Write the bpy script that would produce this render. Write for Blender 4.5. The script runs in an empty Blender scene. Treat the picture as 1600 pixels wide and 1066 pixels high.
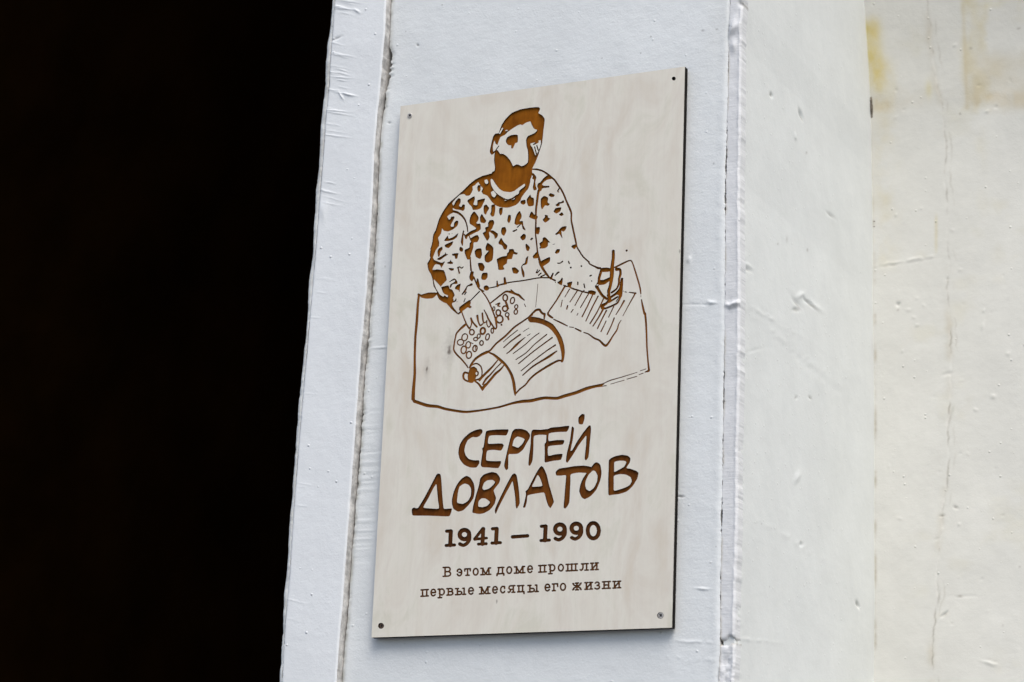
import bpy, bmesh, math, random
import numpy as np
from mathutils import Vector, Matrix
from mathutils.geometry import delaunay_2d_cdt

# ================================================================ camera, sky, sun, exposure
scene = bpy.context.scene
F_PX = 3851.577                                   # focal length in photograph pixels (1600 wide): about 87 mm
# columns: the wall's right, inward and up directions seen in camera axes (right, down, forward)
R_CW = np.array([[0.89669165, 0.44085384, 0.03989964], [-0.08091758, 0.25186637, -0.9643732], [-0.435197, 0.86151682, 0.2615193]])
PL_W, PL_H, PL_Z = 0.36, 0.62635, 1.991           # plaque size and height of its lower edge
FRONT = -0.0105                                    # plaque face; the wall behind it is y = 0
CAM = np.array([1.35424, -2.36589+FRONT, 1.600])
cd = bpy.data.cameras.new('camera'); cam = bpy.data.objects.new('camera', cd); scene.collection.objects.link(cam)
cd.sensor_width = 36; cd.lens = 36*F_PX/1600; cd.clip_start = .05; cd.clip_end = 500
rt, dn, fw = R_CW[0], R_CW[1], R_CW[2]
cam.matrix_world = Matrix(((rt[0], -dn[0], -fw[0], CAM[0]), (rt[1], -dn[1], -fw[1], CAM[1]), (rt[2], -dn[2], -fw[2], CAM[2]), (0, 0, 0, 1)))
cd.dof.use_dof = True; cd.dof.focus_distance = 2.74; cd.dof.aperture_fstop = 7.1
scene.camera = cam
SUN_EL, SUN_AZ = math.radians(56), math.radians(139)     # azimuth from +Y towards +X: in front of the wall, to the right
sd = Vector((math.sin(SUN_AZ)*math.cos(SUN_EL), math.cos(SUN_AZ)*math.cos(SUN_EL), math.sin(SUN_EL)))
world = bpy.data.worlds.new('World'); scene.world = world; world.use_nodes = True
wn = world.node_tree.nodes; bg = wn['Background']
sky = wn.new('ShaderNodeTexSky'); sky.sky_type = 'NISHITA'; sky.sun_disc = False
sky.sun_elevation = SUN_EL; sky.sun_rotation = SUN_AZ; sky.air_density = 1.0; sky.dust_density = 3.2; sky.ozone_density = 1.0
world.node_tree.links.new(sky.outputs[0], bg.inputs[0]); bg.inputs[1].default_value = .10
ld = bpy.data.lights.new('sun', 'SUN'); ld.energy = 1.3; ld.angle = math.radians(40); ld.color = (1, .965, .925)
sun = bpy.data.objects.new('sun', ld); scene.collection.objects.link(sun); sun.rotation_euler = sd.to_track_quat('Z', 'Y').to_euler()
vs = scene.view_settings; vs.view_transform = 'Standard'; vs.look = 'None'; vs.gamma = 1; vs.use_curve_mapping = False; vs.exposure = 0.72
scene.render.resolution_x, scene.render.resolution_y = 1024, 682

# ================================================================ helpers
def ray(x, y): return R_CW.T @ np.array([x-800., y-533., F_PX])
def on_y(x, y, Y):                                # where the line of sight meets a plane parallel to the facade
    d = ray(x, y); return CAM+d*((Y-CAM[1])/d[1])
def on_x(x, y, X):
    d = ray(x, y); return CAM+d*((X-CAM[0])/d[0])
def to_px(P):
    q = (np.asarray(P)-CAM) @ R_CW.T
    return 800+F_PX*q[..., 0]/q[..., 2], 533+F_PX*q[..., 1]/q[..., 2]
RNG = np.random.default_rng(7)
def vnoise(x, y, seed=0):
    r = np.random.default_rng(1000+seed); T = r.random((257, 257))
    xi, yi = np.floor(x).astype(int), np.floor(y).astype(int); fx, fy = x-xi, y-yi
    fx = fx*fx*(3-2*fx); fy = fy*fy*(3-2*fy); g = lambda a, b: T[b % 257, a % 257]
    return (g(xi, yi)*(1-fx)+g(xi+1, yi)*fx)*(1-fy)+(g(xi, yi+1)*(1-fx)+g(xi+1, yi+1)*fx)*fy-.5
def fbm(x, y, seed=0, o=4):
    s = 0
    for k in range(o): s = s+vnoise(x*2**k+17*k, y*2**k+31*k, seed+k)/2**k
    return s
def gauss(a, s): return np.exp(-(a/s)**2)
def sstep(a, b, x): t = np.clip((x-a)/(b-a), 0, 1); return t*t*(3-2*t)
COL = scene.collection
def link(o, parent=None):
    COL.objects.link(o)
    if parent: o.parent = parent
    return o
def tag(o, label=None, cat=None, group=None, kind=None):
    for k, v in (('label', label), ('category', cat), ('group', group), ('kind', kind)):
        if v: o[k] = v
    return o
def thing(name, loc, label, cat, group=None):
    o = bpy.data.objects.new(name, None); o.location = loc; o.empty_display_size = .1; link(o); return tag(o, label, cat, group)
def mesh_obj(name, V, F, mats, parent=None, midx=None, smooth=False, origin=(0, 0, 0)):
    me = bpy.data.meshes.new(name); V = np.asarray(V, float)-np.asarray(origin)
    F = [list(map(int, f)) for f in F] if not isinstance(F, np.ndarray) else F
    if isinstance(F, np.ndarray):
        n, k = F.shape
        me.vertices.add(len(V)); me.vertices.foreach_set('co', V.ravel())
        me.loops.add(n*k); me.loops.foreach_set('vertex_index', F.ravel().astype(np.int32))
        me.polygons.add(n); me.polygons.foreach_set('loop_start', np.arange(0, n*k, k, dtype=np.int32)); me.polygons.foreach_set('loop_total', np.full(n, k, np.int32))
        me.update(calc_edges=True)
    else: me.from_pydata([tuple(v) for v in V], [], F); me.update()
    for m in (mats if isinstance(mats, (list, tuple)) else [mats]): me.materials.append(m)
    if midx is not None: me.polygons.foreach_set('material_index', np.asarray(midx, np.int32))
    if smooth: me.polygons.foreach_set('use_smooth', np.ones(len(me.polygons), bool))
    me.validate(); me.update()
    return link(bpy.data.objects.new(name, me), parent)
def box_data(x0, x1, y0, y1, z0, z1):
    V = [(x, y, z) for z in (z0, z1) for y in (y0, y1) for x in (x0, x1)]
    return V, [(0, 2, 3, 1), (4, 5, 7, 6), (0, 1, 5, 4), (2, 6, 7, 3), (0, 4, 6, 2), (1, 3, 7, 5)]

# ================================================================ materials
def new_mat(name):
    m = bpy.data.materials.new(name); m.use_nodes = True; t = m.node_tree; b = t.nodes['Principled BSDF']; return m, t, b
class NT:
    def __init__(s, t): s.t = t
    def n(s, ty, **k):
        nd = s.t.nodes.new(ty)
        for a, v in k.items():
            if a.startswith('i_'):
                key = a[2:]; nd.inputs[int(key) if key.isdigit() else key.replace('_', ' ')].default_value = v
            else: setattr(nd, a, v)
        return nd
    def l(s, a, b): s.t.links.new(a, b)
    def noise(s, vec, scale, detail=3, rough=.5, dist=0):
        nd = s.n('ShaderNodeTexNoise'); nd.inputs['Scale'].default_value = scale; nd.inputs['Detail'].default_value = detail
        nd.inputs['Roughness'].default_value = rough; nd.inputs['Distortion'].default_value = dist; s.l(vec, nd.inputs['Vector']); return nd.outputs['Fac']
    def ramp(s, fac, *st):
        nd = s.n('ShaderNodeValToRGB'); e = nd.color_ramp.elements
        while len(e) < len(st): e.new(.5)
        for el_, (p, c) in zip(e, st): el_.position = p; el_.color = (*c, 1) if len(c) == 3 else c
        s.l(fac, nd.inputs[0]); return nd.outputs[0]
    def math(s, op, a, b=None, c=None):
        nd = s.n('ShaderNodeMath', operation=op)
        for i, v in enumerate((a, b, c)):
            if v is None: continue
            if isinstance(v, (int, float)): nd.inputs[i].default_value = v
            else: s.l(v, nd.inputs[i])
        return nd.outputs[0]
    def mix(s, fac, a, b, mode='MIX'):
        nd = s.n('ShaderNodeMix', data_type='RGBA', blend_type=mode)
        for key, v in ((0, fac), (6, a), (7, b)):
            if isinstance(v, (int, float)): nd.inputs[key].default_value = v
            elif isinstance(v, tuple): nd.inputs[key].default_value = (*v, 1)
            else: s.l(v, nd.inputs[key])
        return nd.outputs[2]
    def mapping(s, vec, scale, rot=(0, 0, 0)):
        nd = s.n('ShaderNodeMapping'); nd.inputs['Scale'].default_value = scale; nd.inputs['Rotation'].default_value = rot; s.l(vec, nd.inputs[0]); return nd.outputs[0]
    def bump(s, h, strength, dist, prev=None):
        nd = s.n('ShaderNodeBump'); nd.inputs['Strength'].default_value = strength; nd.inputs['Distance'].default_value = dist; s.l(h, nd.inputs['Height'])
        if prev is not None: s.l(prev, nd.inputs['Normal'])
        return nd.outputs[0]
    def coord(s): return s.n('ShaderNodeTexCoord').outputs['Object']

def paint(name, base, var=.04, peel=.35, pimples=.6, brush=.3, rough=.68, specks=.35, brushscale=(40, 40, 500)):
    """old oil paint over plaster: orange peel, brush drag, dried lumps, a little dirt in the lows"""
    m, t, b = new_mat(name); N = NT(t); co = N.coord()
    mott = N.noise(co, 14, 4, .6); mott2 = N.noise(co, 95, 3, .6)
    c0 = tuple(v*(1-var*1.6) for v in base); c1 = tuple(min(v*(1+var), .92) for v in base)
    col = N.ramp(mott, (.32, c0), (.7, c1))
    col = N.mix(N.math('MULTIPLY', N.math('SUBTRACT', mott2, .5), .25), col, tuple(v*.8 for v in base))
    vor = N.n('ShaderNodeTexVoronoi'); vor.inputs['Scale'].default_value = 75; N.l(co, vor.inputs['Vector'])
    sep = N.n('ShaderNodeSeparateColor'); N.l(vor.outputs['Color'], sep.inputs[0])
    pick = N.math('GREATER_THAN', sep.outputs[0], .62)
    lump = N.math('MULTIPLY', N.ramp(vor.outputs['Distance'], (.0, (1, 1, 1)), (.13, (0, 0, 0))), pick)
    vs_ = N.n('ShaderNodeTexVoronoi'); vs_.inputs['Scale'].default_value = 38; N.l(co, vs_.inputs['Vector'])
    sep2 = N.n('ShaderNodeSeparateColor'); N.l(vs_.outputs['Color'], sep2.inputs[0])
    spk = N.math('MULTIPLY', N.ramp(vs_.outputs['Distance'], (.0, (1, 1, 1)), (.035, (1, 1, 1)), (.055, (0, 0, 0))), N.math('GREATER_THAN', sep2.outputs[1], .72))
    col = N.mix(N.math('MULTIPLY', spk, specks), col, (.16, .15, .14))
    at = N.n('ShaderNodeAttribute', attribute_name='tint'); col = N.mix(1.0, col, at.outputs['Color'], 'MULTIPLY')
    N.l(col, b.inputs['Base Color'])
    N.l(N.math('ADD', N.math('MULTIPLY', mott2, .25), rough-.1), b.inputs['Roughness']); b.inputs['Specular IOR Level'].default_value = .22
    h = N.bump(N.noise(co, 1300, 2, .6), .2, .0003); h = N.bump(N.noise(co, 420, 4, .65), peel, .0006, h)
    h = N.bump(N.noise(N.mapping(co, brushscale), 1, 3, .55), brush, .0009, h)
    h = N.bump(N.noise(co, 130, 3, .55), peel, .0007, h)
    h = N.bump(lump, pimples, .0011, h)
    N.l(h, b.inputs['Normal']); return m
M = {}
M['panel'] = paint('white_paint_panel', (.742, .775, .775), var=.03, brushscale=(60, 60, 260), pimples=.6, peel=.5, brush=.16)
M['casing'] = paint('white_paint_casing', (.770, .800, .808), var=.02, pimples=1.0, brush=.06)
M['bead'] = paint('white_paint_bead', (.748, .770, .762), var=.03)
M['side'] = paint('white_paint_side', (.750, .776, .758), var=.025, peel=.3, pimples=.4, brush=.10, brushscale=(60, 60, 160), specks=.25)
M['wall'] = paint('cream_paint_wall', (.700, .700, .650), var=.035, peel=.28, pimples=.9, brush=.05)
def plain(name, c, rough=.8, var=.25, scale=40, bump=.3, metal=0, dist=.002):
    m, t, b = new_mat(name); N = NT(t); co = N.coord(); f = N.noise(co, scale, 5, .62)
    N.l(N.ramp(f, (.3, tuple(v*(1-var) for v in c)), (.7, tuple(v*(1+var) for v in c))), b.inputs['Base Color'])
    b.inputs['Roughness'].default_value = rough; b.inputs['Metallic'].default_value = metal
    N.l(N.bump(N.noise(co, scale*4, 3), bump, dist), b.inputs['Normal']); return m
M['core'] = plain('dusty_plaster_core', (.17, .155, .135), .95, .5, 60)
M['groove'] = plain('dirty_paint_edge', (.54, .53, .505), .7, .5, 75)
M['soot'] = plain('sooty_brown_masonry', (.006, .003, .0012), .95, .4, 5)  # near-black base colour stands in for the darkness inside the passage
M['soot_top'] = plain('sooty_brown_vault', (.022, .0095, .0018), .9, .45, 3)  # vault a little lighter; its gloom is also put into the base colour
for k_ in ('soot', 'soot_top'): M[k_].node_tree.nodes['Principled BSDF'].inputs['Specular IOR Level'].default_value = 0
M['asphalt'] = plain('asphalt', (.09, .09, .092), .9, .3, 60)
M['steel'] = plain('screw_steel', (.50, .48, .45), .4, .2, 900, .2, .35, .0003)
M['rusty'] = plain('browned_screw', (.16, .10, .07), .5, .5, 700, .2, .7, .0003)
M['dark_recess'] = plain('dark_screw_recess', (.012, .011, .010), .8, .3, 300)
def burnt(name, c0, c1, wall=False):
    m, t, b = new_mat(name); N = NT(t); co = N.coord()
    g = N.noise(N.mapping(co, (220, 220, 26)), 1, 4, .6); f = N.noise(co, 38, 3, .6)
    f = N.math('ADD', N.math('MULTIPLY', g, .45), N.math('MULTIPLY', f, .55))
    N.l(N.ramp(f, (.36, c0), (.62, c1)), b.inputs['Base Color']); b.inputs['Roughness'].default_value = .75; b.inputs['Specular IOR Level'].default_value = .08
    N.l(N.bump(N.noise(N.mapping(co, (1500, 1500, 300)), 1, 2), .3, .0004), b.inputs['Normal']); return m
M['burn'] = burnt('burnt_wood', (.160, .047, .0020), (.30, .100, .0055))
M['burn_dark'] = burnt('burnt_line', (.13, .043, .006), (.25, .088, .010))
M['burn_name'] = burnt('burnt_name', (.075, .021, .0034), (.185, .060, .0080))
M['burn_year'] = burnt('burnt_year', (.052, .018, .005), (.105, .038, .009))
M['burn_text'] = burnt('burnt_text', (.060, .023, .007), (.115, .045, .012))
M['burn_wall'] = burnt('burnt_groove_side', (.075, .026, .006), (.14, .048, .009))
M['burn_deep'] = burnt('burnt_deep_side', (.024, .009, .003), (.055, .018, .005))
M['burn_edge'] = burnt('charred_edge', (.006, .005, .004), (.014, .011, .008))
def birch():
    m, t, b = new_mat('birch_plywood'); N = NT(t); co = N.coord()
    warp = N.n('ShaderNodeTexNoise'); warp.inputs['Scale'].default_value = 4.5; warp.inputs['Detail'].default_value = 3; N.l(N.mapping(co, (1.3, 1, .55)), warp.inputs['Vector'])
    ad = N.n('ShaderNodeVectorMath', operation='MULTIPLY_ADD'); N.l(warp.outputs['Color'], ad.inputs[0]); ad.inputs[1].default_value = (.30, .30, .30); N.l(co, ad.inputs[2])
    rings = N.n('ShaderNodeTexWave', wave_type='BANDS', bands_direction='X'); rings.inputs['Scale'].default_value = 9; rings.inputs['Distortion'].default_value = 3.5; rings.inputs['Detail'].default_value = 3; rings.inputs['Detail Scale'].default_value = 1.2
    N.l(N.mapping(ad.outputs[0], (1, 1, .22)), rings.inputs['Vector'])
    streak = N.noise(N.mapping(co, (420, 420, 9)), 1, 3, .6); mott = N.noise(N.mapping(ad.outputs[0], (24, 24, 11)), 1, 6, .66); mott2 = N.noise(N.mapping(co, (40, 40, 16)), 1, 3, .5)
    col = N.ramp(mott, (.31, (.660, .603, .503)), (.43, (.696, .655, .570)), (.55, (.742, .714, .626)), (.68, (.650, .632, .528)))
    col = N.mix(N.math('MULTIPLY', N.math('POWER', rings.outputs['Fac'], 2.2), .15), col, (.580, .510, .405))
    col = N.mix(N.math('MULTIPLY', mott2, .30), col, (.735, .712, .625))
    col = N.mix(N.math('MULTIPLY', N.math('MAXIMUM', N.math('SUBTRACT', streak, .46), 0), .35), col, (.48, .44, .38))
    at = N.n('ShaderNodeAttribute', attribute_name='tint')
    vor = N.n('ShaderNodeTexVoronoi'); vor.inputs['Scale'].default_value = 26; N.l(N.mapping(co, (1, 1, .8)), vor.inputs['Vector'])
    sp = N.n('ShaderNodeSeparateColor'); N.l(vor.outputs['Color'], sp.inputs[0])
    fleck = N.math('MULTIPLY', N.ramp(vor.outputs['Distance'], (0, (1, 1, 1)), (.045, (0, 0, 0))), N.math('GREATER_THAN', sp.outputs[2], .93))
    col = N.mix(N.math('MULTIPLY', fleck, .5), col, (.16, .12, .08))
    # two small knots and the darker grain that runs into them
    for (kx, kz, sx, sz, amt) in KNOTS:
        s3 = N.n('ShaderNodeSeparateXYZ'); N.l(co, s3.inputs[0])
        dx = N.math('DIVIDE', N.math('SUBTRACT', s3.outputs[0], kx), sx); dz = N.math('DIVIDE', N.math('SUBTRACT', s3.outputs[2], kz), sz)
        wob = N.math('MULTIPLY', N.math('SUBTRACT', N.noise(co, 260, 2), .5), 1.1)
        d = N.math('ADD', N.math('SQRT', N.math('ADD', N.math('MULTIPLY', dx, dx), N.math('MULTIPLY', dz, dz))), wob)
        f = N.ramp(d, (.15, (1, 1, 1)), (1.0, (0, 0, 0)))
        col = N.mix(N.math('MULTIPLY', f, amt), col, (.10, .07, .05))
    N.l(col, b.inputs['Base Color']); b.inputs['Roughness'].default_value = .55; b.inputs['Specular IOR Level'].default_value = .3
    h = N.bump(N.noise(N.mapping(co, (900, 900, 30)), 1, 3, .6), .12, .0004); N.l(h, b.inputs['Normal']); return m
ORG = np.array([PL_W/2, 0., PL_Z])
KNOTS = []
for (kx, ky, a, bz, amt) in ((702, 547, .0030, .0075, .85), (702, 546, .010, .026, .22), (667, 577, .0016, .0052, .85), (667, 578, .006, .018, .16), (776, 940, .0013, .0028, .6), (1062, 393, .0012, .004, .5)):
    q = on_y(kx, ky, FRONT)-ORG; KNOTS.append((q[0], q[2], a, bz, amt))
M['birch'] = birch()
# ---------------------------------------------------------------- engraving outlines
# Read off enlargements of the plaque: every point is (x, y) in an enlargement whose
# corner and scale is given by Z(...); strokes carry a width.  All are later carried to the
# plaque's own plane, so the engraving is cut into the board at its real size.
GX0, GY0, GST = 572.0, 96.0, 0.55
GNX, GNY = int(508/GST), int(908/GST)
FIELD = np.full((GNY, GNX), 9.0)
LABEL = np.full((GNY, GNX), -1, np.int16)
GROUPS = []                                   # (part name, material key, part label)
_cur = [0, 0.0, 0.0, 1.0]
def group(name, mat, label=None):
    GROUPS.append((name, mat, label)); _cur[0] = len(GROUPS)-1
def Z(x, y, k=140/1066): _cur[1:] = [x, y, k]
def A_(pts): return [(_cur[1]+p[0]*_cur[3], _cur[2]+p[1]*_cur[3])+tuple(q*_cur[3] for q in p[2:]) for p in pts]
def window(x0, y0, x1, y1, pad=4.0):
    i0 = max(0, int((x0-pad-GX0)/GST)); i1 = min(GNX, int((x1+pad-GX0)/GST)+2)
    j0 = max(0, int((y0-pad-GY0)/GST)); j1 = min(GNY, int((y1+pad-GY0)/GST)+2)
    X, Y = np.meshgrid(GX0+np.arange(i0, i1)*GST, GY0+np.arange(j0, j1)*GST)
    return (slice(j0, j1), slice(i0, i1)), X, Y
def put(sl, d):
    f = FIELD[sl]; l = LABEL[sl]; m = d < f
    f[m] = d[m]; l[m] = _cur[0]
def catmull(P, closed, n, dim):
    P = np.array(P, float); N = len(P)
    if N < 3: return P
    out = []
    rng = range(N) if closed else range(N-1)
    for i in rng:
        if closed: p0, p1, p2, p3 = P[(i-1) % N], P[i], P[(i+1) % N], P[(i+2) % N]
        else: p0, p1, p2, p3 = P[max(i-1, 0)], P[i], P[i+1], P[min(i+2, N-1)]
        for t in np.arange(n)/n:
            a = .40 if not closed else .27      # cut corners stay crisp, drawn strokes flow
            m1 = a*(p2-p0); m2 = a*(p3-p1)
            out.append((2*t**3-3*t*t+1)*p1+(t**3-2*t*t+t)*m1+(-2*t**3+3*t*t)*p2+(t**3-t*t)*m2)
    if not closed: out.append(P[-1])
    return np.array(out)
def S(*pts, w=None, n=4, raw=False):
    """stroke through points (x, y, width) or (x, y) with width w"""
    P = [p if len(p) == 3 else (p[0], p[1], w) for p in pts]
    P = P if raw else A_(P)
    if len(P) == 1: P = P*2
    C = catmull(P, False, n, 3)
    x0, y0 = C[:, :2].min(0); x1, y1 = C[:, :2].max(0); r = C[:, 2].max()/2
    sl, X, Y = window(x0-r, y0-r, x1+r, y1+r)
    d = np.full(X.shape, 9.0)
    for a, b in zip(C[:-1], C[1:]):
        v = b[:2]-a[:2]; L = max(v@v, 1e-9)
        t = np.clip(((X-a[0])*v[0]+(Y-a[1])*v[1])/L, 0, 1)
        d = np.minimum(d, np.hypot(X-a[0]-t*v[0], Y-a[1]-t*v[1])-(a[2]+(b[2]-a[2])*t)/2)
    put(sl, d)
def polysd(C, X, Y):
    d = np.full(X.shape, 1e9); ins = np.zeros(X.shape, bool)
    for a, b in zip(C, np.roll(C, -1, 0)):
        v = b-a; L = max(v@v, 1e-9)
        t = np.clip(((X-a[0])*v[0]+(Y-a[1])*v[1])/L, 0, 1)
        d = np.minimum(d, (X-a[0]-t*v[0])**2+(Y-a[1]-t*v[1])**2)
        c = (a[1] > Y) != (b[1] > Y)
        if abs(b[1]-a[1]) > 1e-9: ins ^= c & (X < a[0]+(Y-a[1])*v[0]/v[1])
    d = np.sqrt(d); d[ins] *= -1
    return d
def P(*pts, n=3, raw=False, holes=()):
    C = catmull(list(pts) if raw else A_(pts), True, n, 2)
    sl, X, Y = window(*C.min(0), *C.max(0))
    d = polysd(C, X, Y)
    for h in holes: d = np.maximum(d, -polysd(catmull(list(h) if raw else A_(h), True, n, 2), X, Y))
    put(sl, d)
def U(*pts, n=3, raw=False):                  # leave this island of wood standing
    C = catmull(list(pts) if raw else A_(pts), True, n, 2)
    sl, X, Y = window(*C.min(0), *C.max(0))
    FIELD[sl] = np.maximum(FIELD[sl], -polysd(C, X, Y))
def US(a, b, w):
    (x0, y0), (x1, y1) = A_([a, b]); w *= _cur[3]
    sl, X, Y = window(min(x0, x1)-w, min(y0, y1)-w, max(x0, x1)+w, max(y0, y1)+w)
    L = max((x1-x0)**2+(y1-y0)**2, 1e-9); t = np.clip(((X-x0)*(x1-x0)+(Y-y0)*(y1-y0))/L, 0, 1)
    FIELD[sl] = np.maximum(FIELD[sl], w/2-np.hypot(X-x0-t*(x1-x0), Y-y0-t*(y1-y0)))
def ring(cx, cy, rx, ry, w, rot=0, a0=0, a1=360):
    k = 12; an = np.radians(np.linspace(a0, a1, k+1)); r = math.radians(rot)
    S(*[(cx+rx*math.cos(a)*math.cos(r)-ry*math.sin(a)*math.sin(r), cy+rx*math.cos(a)*math.sin(r)+ry*math.sin(a)*math.cos(r), w) for a in an], n=2)

# ---- head, collar and the broad burnt shoulder
group('engraved_sweater', 'burn', 'speckled sweater cut dark into the board')
H = lambda *p: (Z(740, 150), A_(p))[1]
SA = lambda *p: (Z(650, 260), A_(p))[1]
SB = lambda *p: (Z(780, 260), A_(p))[1]
SC = lambda *p: (Z(650, 370), A_(p))[1]
P(*SA((920,60),(900,85),(790,115),(710,155),(640,210),(560,290),(470,370),(390,440),(320,540),(270,640),(235,760),(205,815),(195,900),(175,980),(165,1075),
      (205,1075),(235,985),(272,950),(275,900),(262,850),(298,800),(310,735),(330,765),(385,775),(440,750),(490,710),(505,660),(485,645),(455,670),(450,715),(420,720),
      (412,700),(455,620),(455,598),(420,600),(400,640),(370,600),(400,572),(435,555),(440,525),(435,495),(470,512),(530,520),(570,525),(578,460),(555,455),(540,485),(510,470),(530,430),(530,390),(505,380),
      (470,420),(447,470),(430,440),(460,400),(520,340),(575,330),(595,350),(640,345),(675,280),(670,240),(700,225),(740,185),(770,235),(797,262),(780,300),(800,330),(850,350),(900,420),(950,465),(1000,485)),
  *SB((80,492),(120,488),(200,460),(250,410),(265,370),(300,320),(345,265),(368,190),(375,110),(388,40),(200,20)), raw=True, n=2)
Z(650, 260)
P((730,245),(745,222),(768,235),(765,290),(745,305),(732,280))
U((815,165),(845,155),(862,190),(845,212),(820,200)); U((890,310),(925,290),(955,335),(935,370),(905,355))
S((435,535,28),(490,548,26),(540,582,24),(580,632,18),(605,700,14),(616,775,12))
S((565,770,14),(555,830,18),(548,900,28),(553,940,10)); S((575,812,14),(598,845,26)); S((632,825,10),(652,880,12))
P((335,885),(378,825),(388,862),(450,838),(502,795),(488,840),(450,872),(390,888))
P((345,935),(440,893),(430,930),(390,972),(352,962)); S((395,805,14)); S((430,800,7))
# left sleeve
Z(650, 370)
P((205,-8),(192,100),(170,140),(180,190),(165,270),(135,320),(150,400),(180,450),(200,520),(210,590),(250,655),(248,690),(275,745),(330,782),(365,795),(420,860),(490,920),(500,910),
  (450,850),(425,800),(450,770),(440,730),(460,695),(430,630),(402,622),(385,580),(330,592),(290,600),(322,560),(365,515),(350,450),(330,400),(250,390),(195,395),(215,345),(240,325),(290,340),(300,372),
  (345,295),(310,310),(270,300),(215,275),(200,240),(212,215),(235,160),(270,110),(272,60),(250,-8), n=2)
U((210,505),(255,550),(300,600),(315,650),(340,682),(380,698),(375,722),(340,700),(325,715),(285,690),(240,620),(220,570))
P((250,265),(300,235),(345,205),(350,180),(358,205),(382,212),(330,245),(290,275),(265,275)); P((255,180),(270,145),(310,118),(315,150),(292,180),(278,235),(265,235))
P((515,155),(525,120),(560,140),(555,175),(530,175)); P((430,205),(505,195),(500,215),(490,260),(465,260),(460,230),(435,225))
P((370,310),(405,293),(410,273),(420,293),(442,310),(430,325),(380,320)); P((390,373),(450,378),(445,400),(420,405),(395,390))
S((495,370,16),(520,360,12),(545,375,13),(562,358,10)); S((502,375,14),(515,432,18))
P((385,545),(455,495),(490,530),(490,560),(435,565),(415,605),(400,598),(410,570),(465,532),(455,515)); P((465,605),(490,575),(530,560),(520,620),(518,662),(505,635),(470,625))
S((550,685,14),(585,640,20),(610,590,12),(640,578,20),(660,568,28)); S((597,660,14),(578,690,10)); S((448,778,9),(470,760,16),(478,738,7)); S((488,775,8))
P((513,872),(520,835),(600,775),(640,752),(652,790),(640,815),(662,835),(640,852),(615,840),(560,880),(530,887)); S((505,918,16),(542,888,22)); S((570,778,10),(585,735,8))
S((645,765,10),(700,708,12),(755,652,14))
S((645,245,14),(648,330,14),(655,400,18)); P((635,470),(655,412),(687,418),(680,460),(692,490),(665,532),(640,505)); S((688,480,16),(720,560,16),(755,620,18),(805,648,16))
S((732,507,20),(742,588,38)); S((835,610,60),(838,612,60)); S((868,612,12),(950,595,12),(1000,575,12),(1075,562,12)); S((965,530,14),(968,590,24))
# blobs of the right sleeve and shoulder
Z(780, 260)
S((392,36,12),(440,36,20),(500,50,20),(545,72,20),(590,105,22),(625,135,22),(660,165,20),(695,215,20),(735,272,20),(770,340,20),(800,415,20),(840,505,24),(858,560,20),(858,640,18),(872,715,20),(890,800,20),(910,890,20),(925,960,16),(960,1018,16),(1000,1078,16),(1070,1140,16))
P((600,108),(632,130),(620,150),(570,160),(535,185),(510,215),(530,232),(590,233),(597,250),(540,258),(512,265),(500,290),(475,302),(468,280),(453,240),(460,205),(490,190),(520,150),(560,115))
S((470,290,28),(460,340,26),(450,420,26),(440,500,22),(437,560,20),(437,640,18),(435,720,18),(432,800,16),(441,880,16),(450,960,16),(456,1020,18),(470,1080,22),(490,1158,32),(520,1218,30),(560,1278,26),(602,1330,18))
P((380,80),(410,85),(442,130),(430,180),(435,240),(447,272),(415,288),(400,250),(410,200),(413,160),(390,142),(402,125))
for b in (((330,390),(370,338),(382,370),(412,380),(410,465),(350,475),(330,430)), ((258,410),(310,400),(312,440),(285,457),(256,440)),
          ((495,390),(535,353),(582,375),(575,430),(602,450),(580,470),(545,465),(510,512),(497,480)), ((588,345),(610,320),(660,340),(650,360),(620,366)),
          ((700,428),(740,425),(760,403),(772,430),(720,447)), ((670,460),(700,438),(722,460),(695,477)), ((648,540),(670,500),(737,488),(727,532),(680,562)),
          ((712,575),(745,548),(767,575),(740,592)), ((518,637),(545,605),(543,578),(577,585),(580,610),(607,625),(550,670)), ((356,602),(375,550),(390,538),(412,570),(457,595),(452,622),(420,632),(385,620)),
          ((430,792),(432,733),(482,723),(482,770),(466,810)), ((720,745),(750,720),(800,713),(792,750),(765,777),(740,765),(742,800),(752,858),(733,830),(713,802),(680,817),(666,805),(700,775)),
          ((478,917),(515,890),(518,855),(545,843),(570,865),(607,908),(582,905),(577,950),(540,975),(478,978),(490,955)), ((663,1027),(685,988),(722,988),(712,1027),(680,1040)),
          ((857,955),(880,935),(915,928),(915,958),(895,987)), ((368,872),(385,850),(404,855),(386,880))): P(*b)
S((715,262,12),(697,295,14),(710,308,9)); S((640,930,6),(660,925,5))
U((45,402),(75,400),(105,402),(75,409)); U((130,402),(170,388),(190,372),(180,394))
Z(720, 300)
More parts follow.
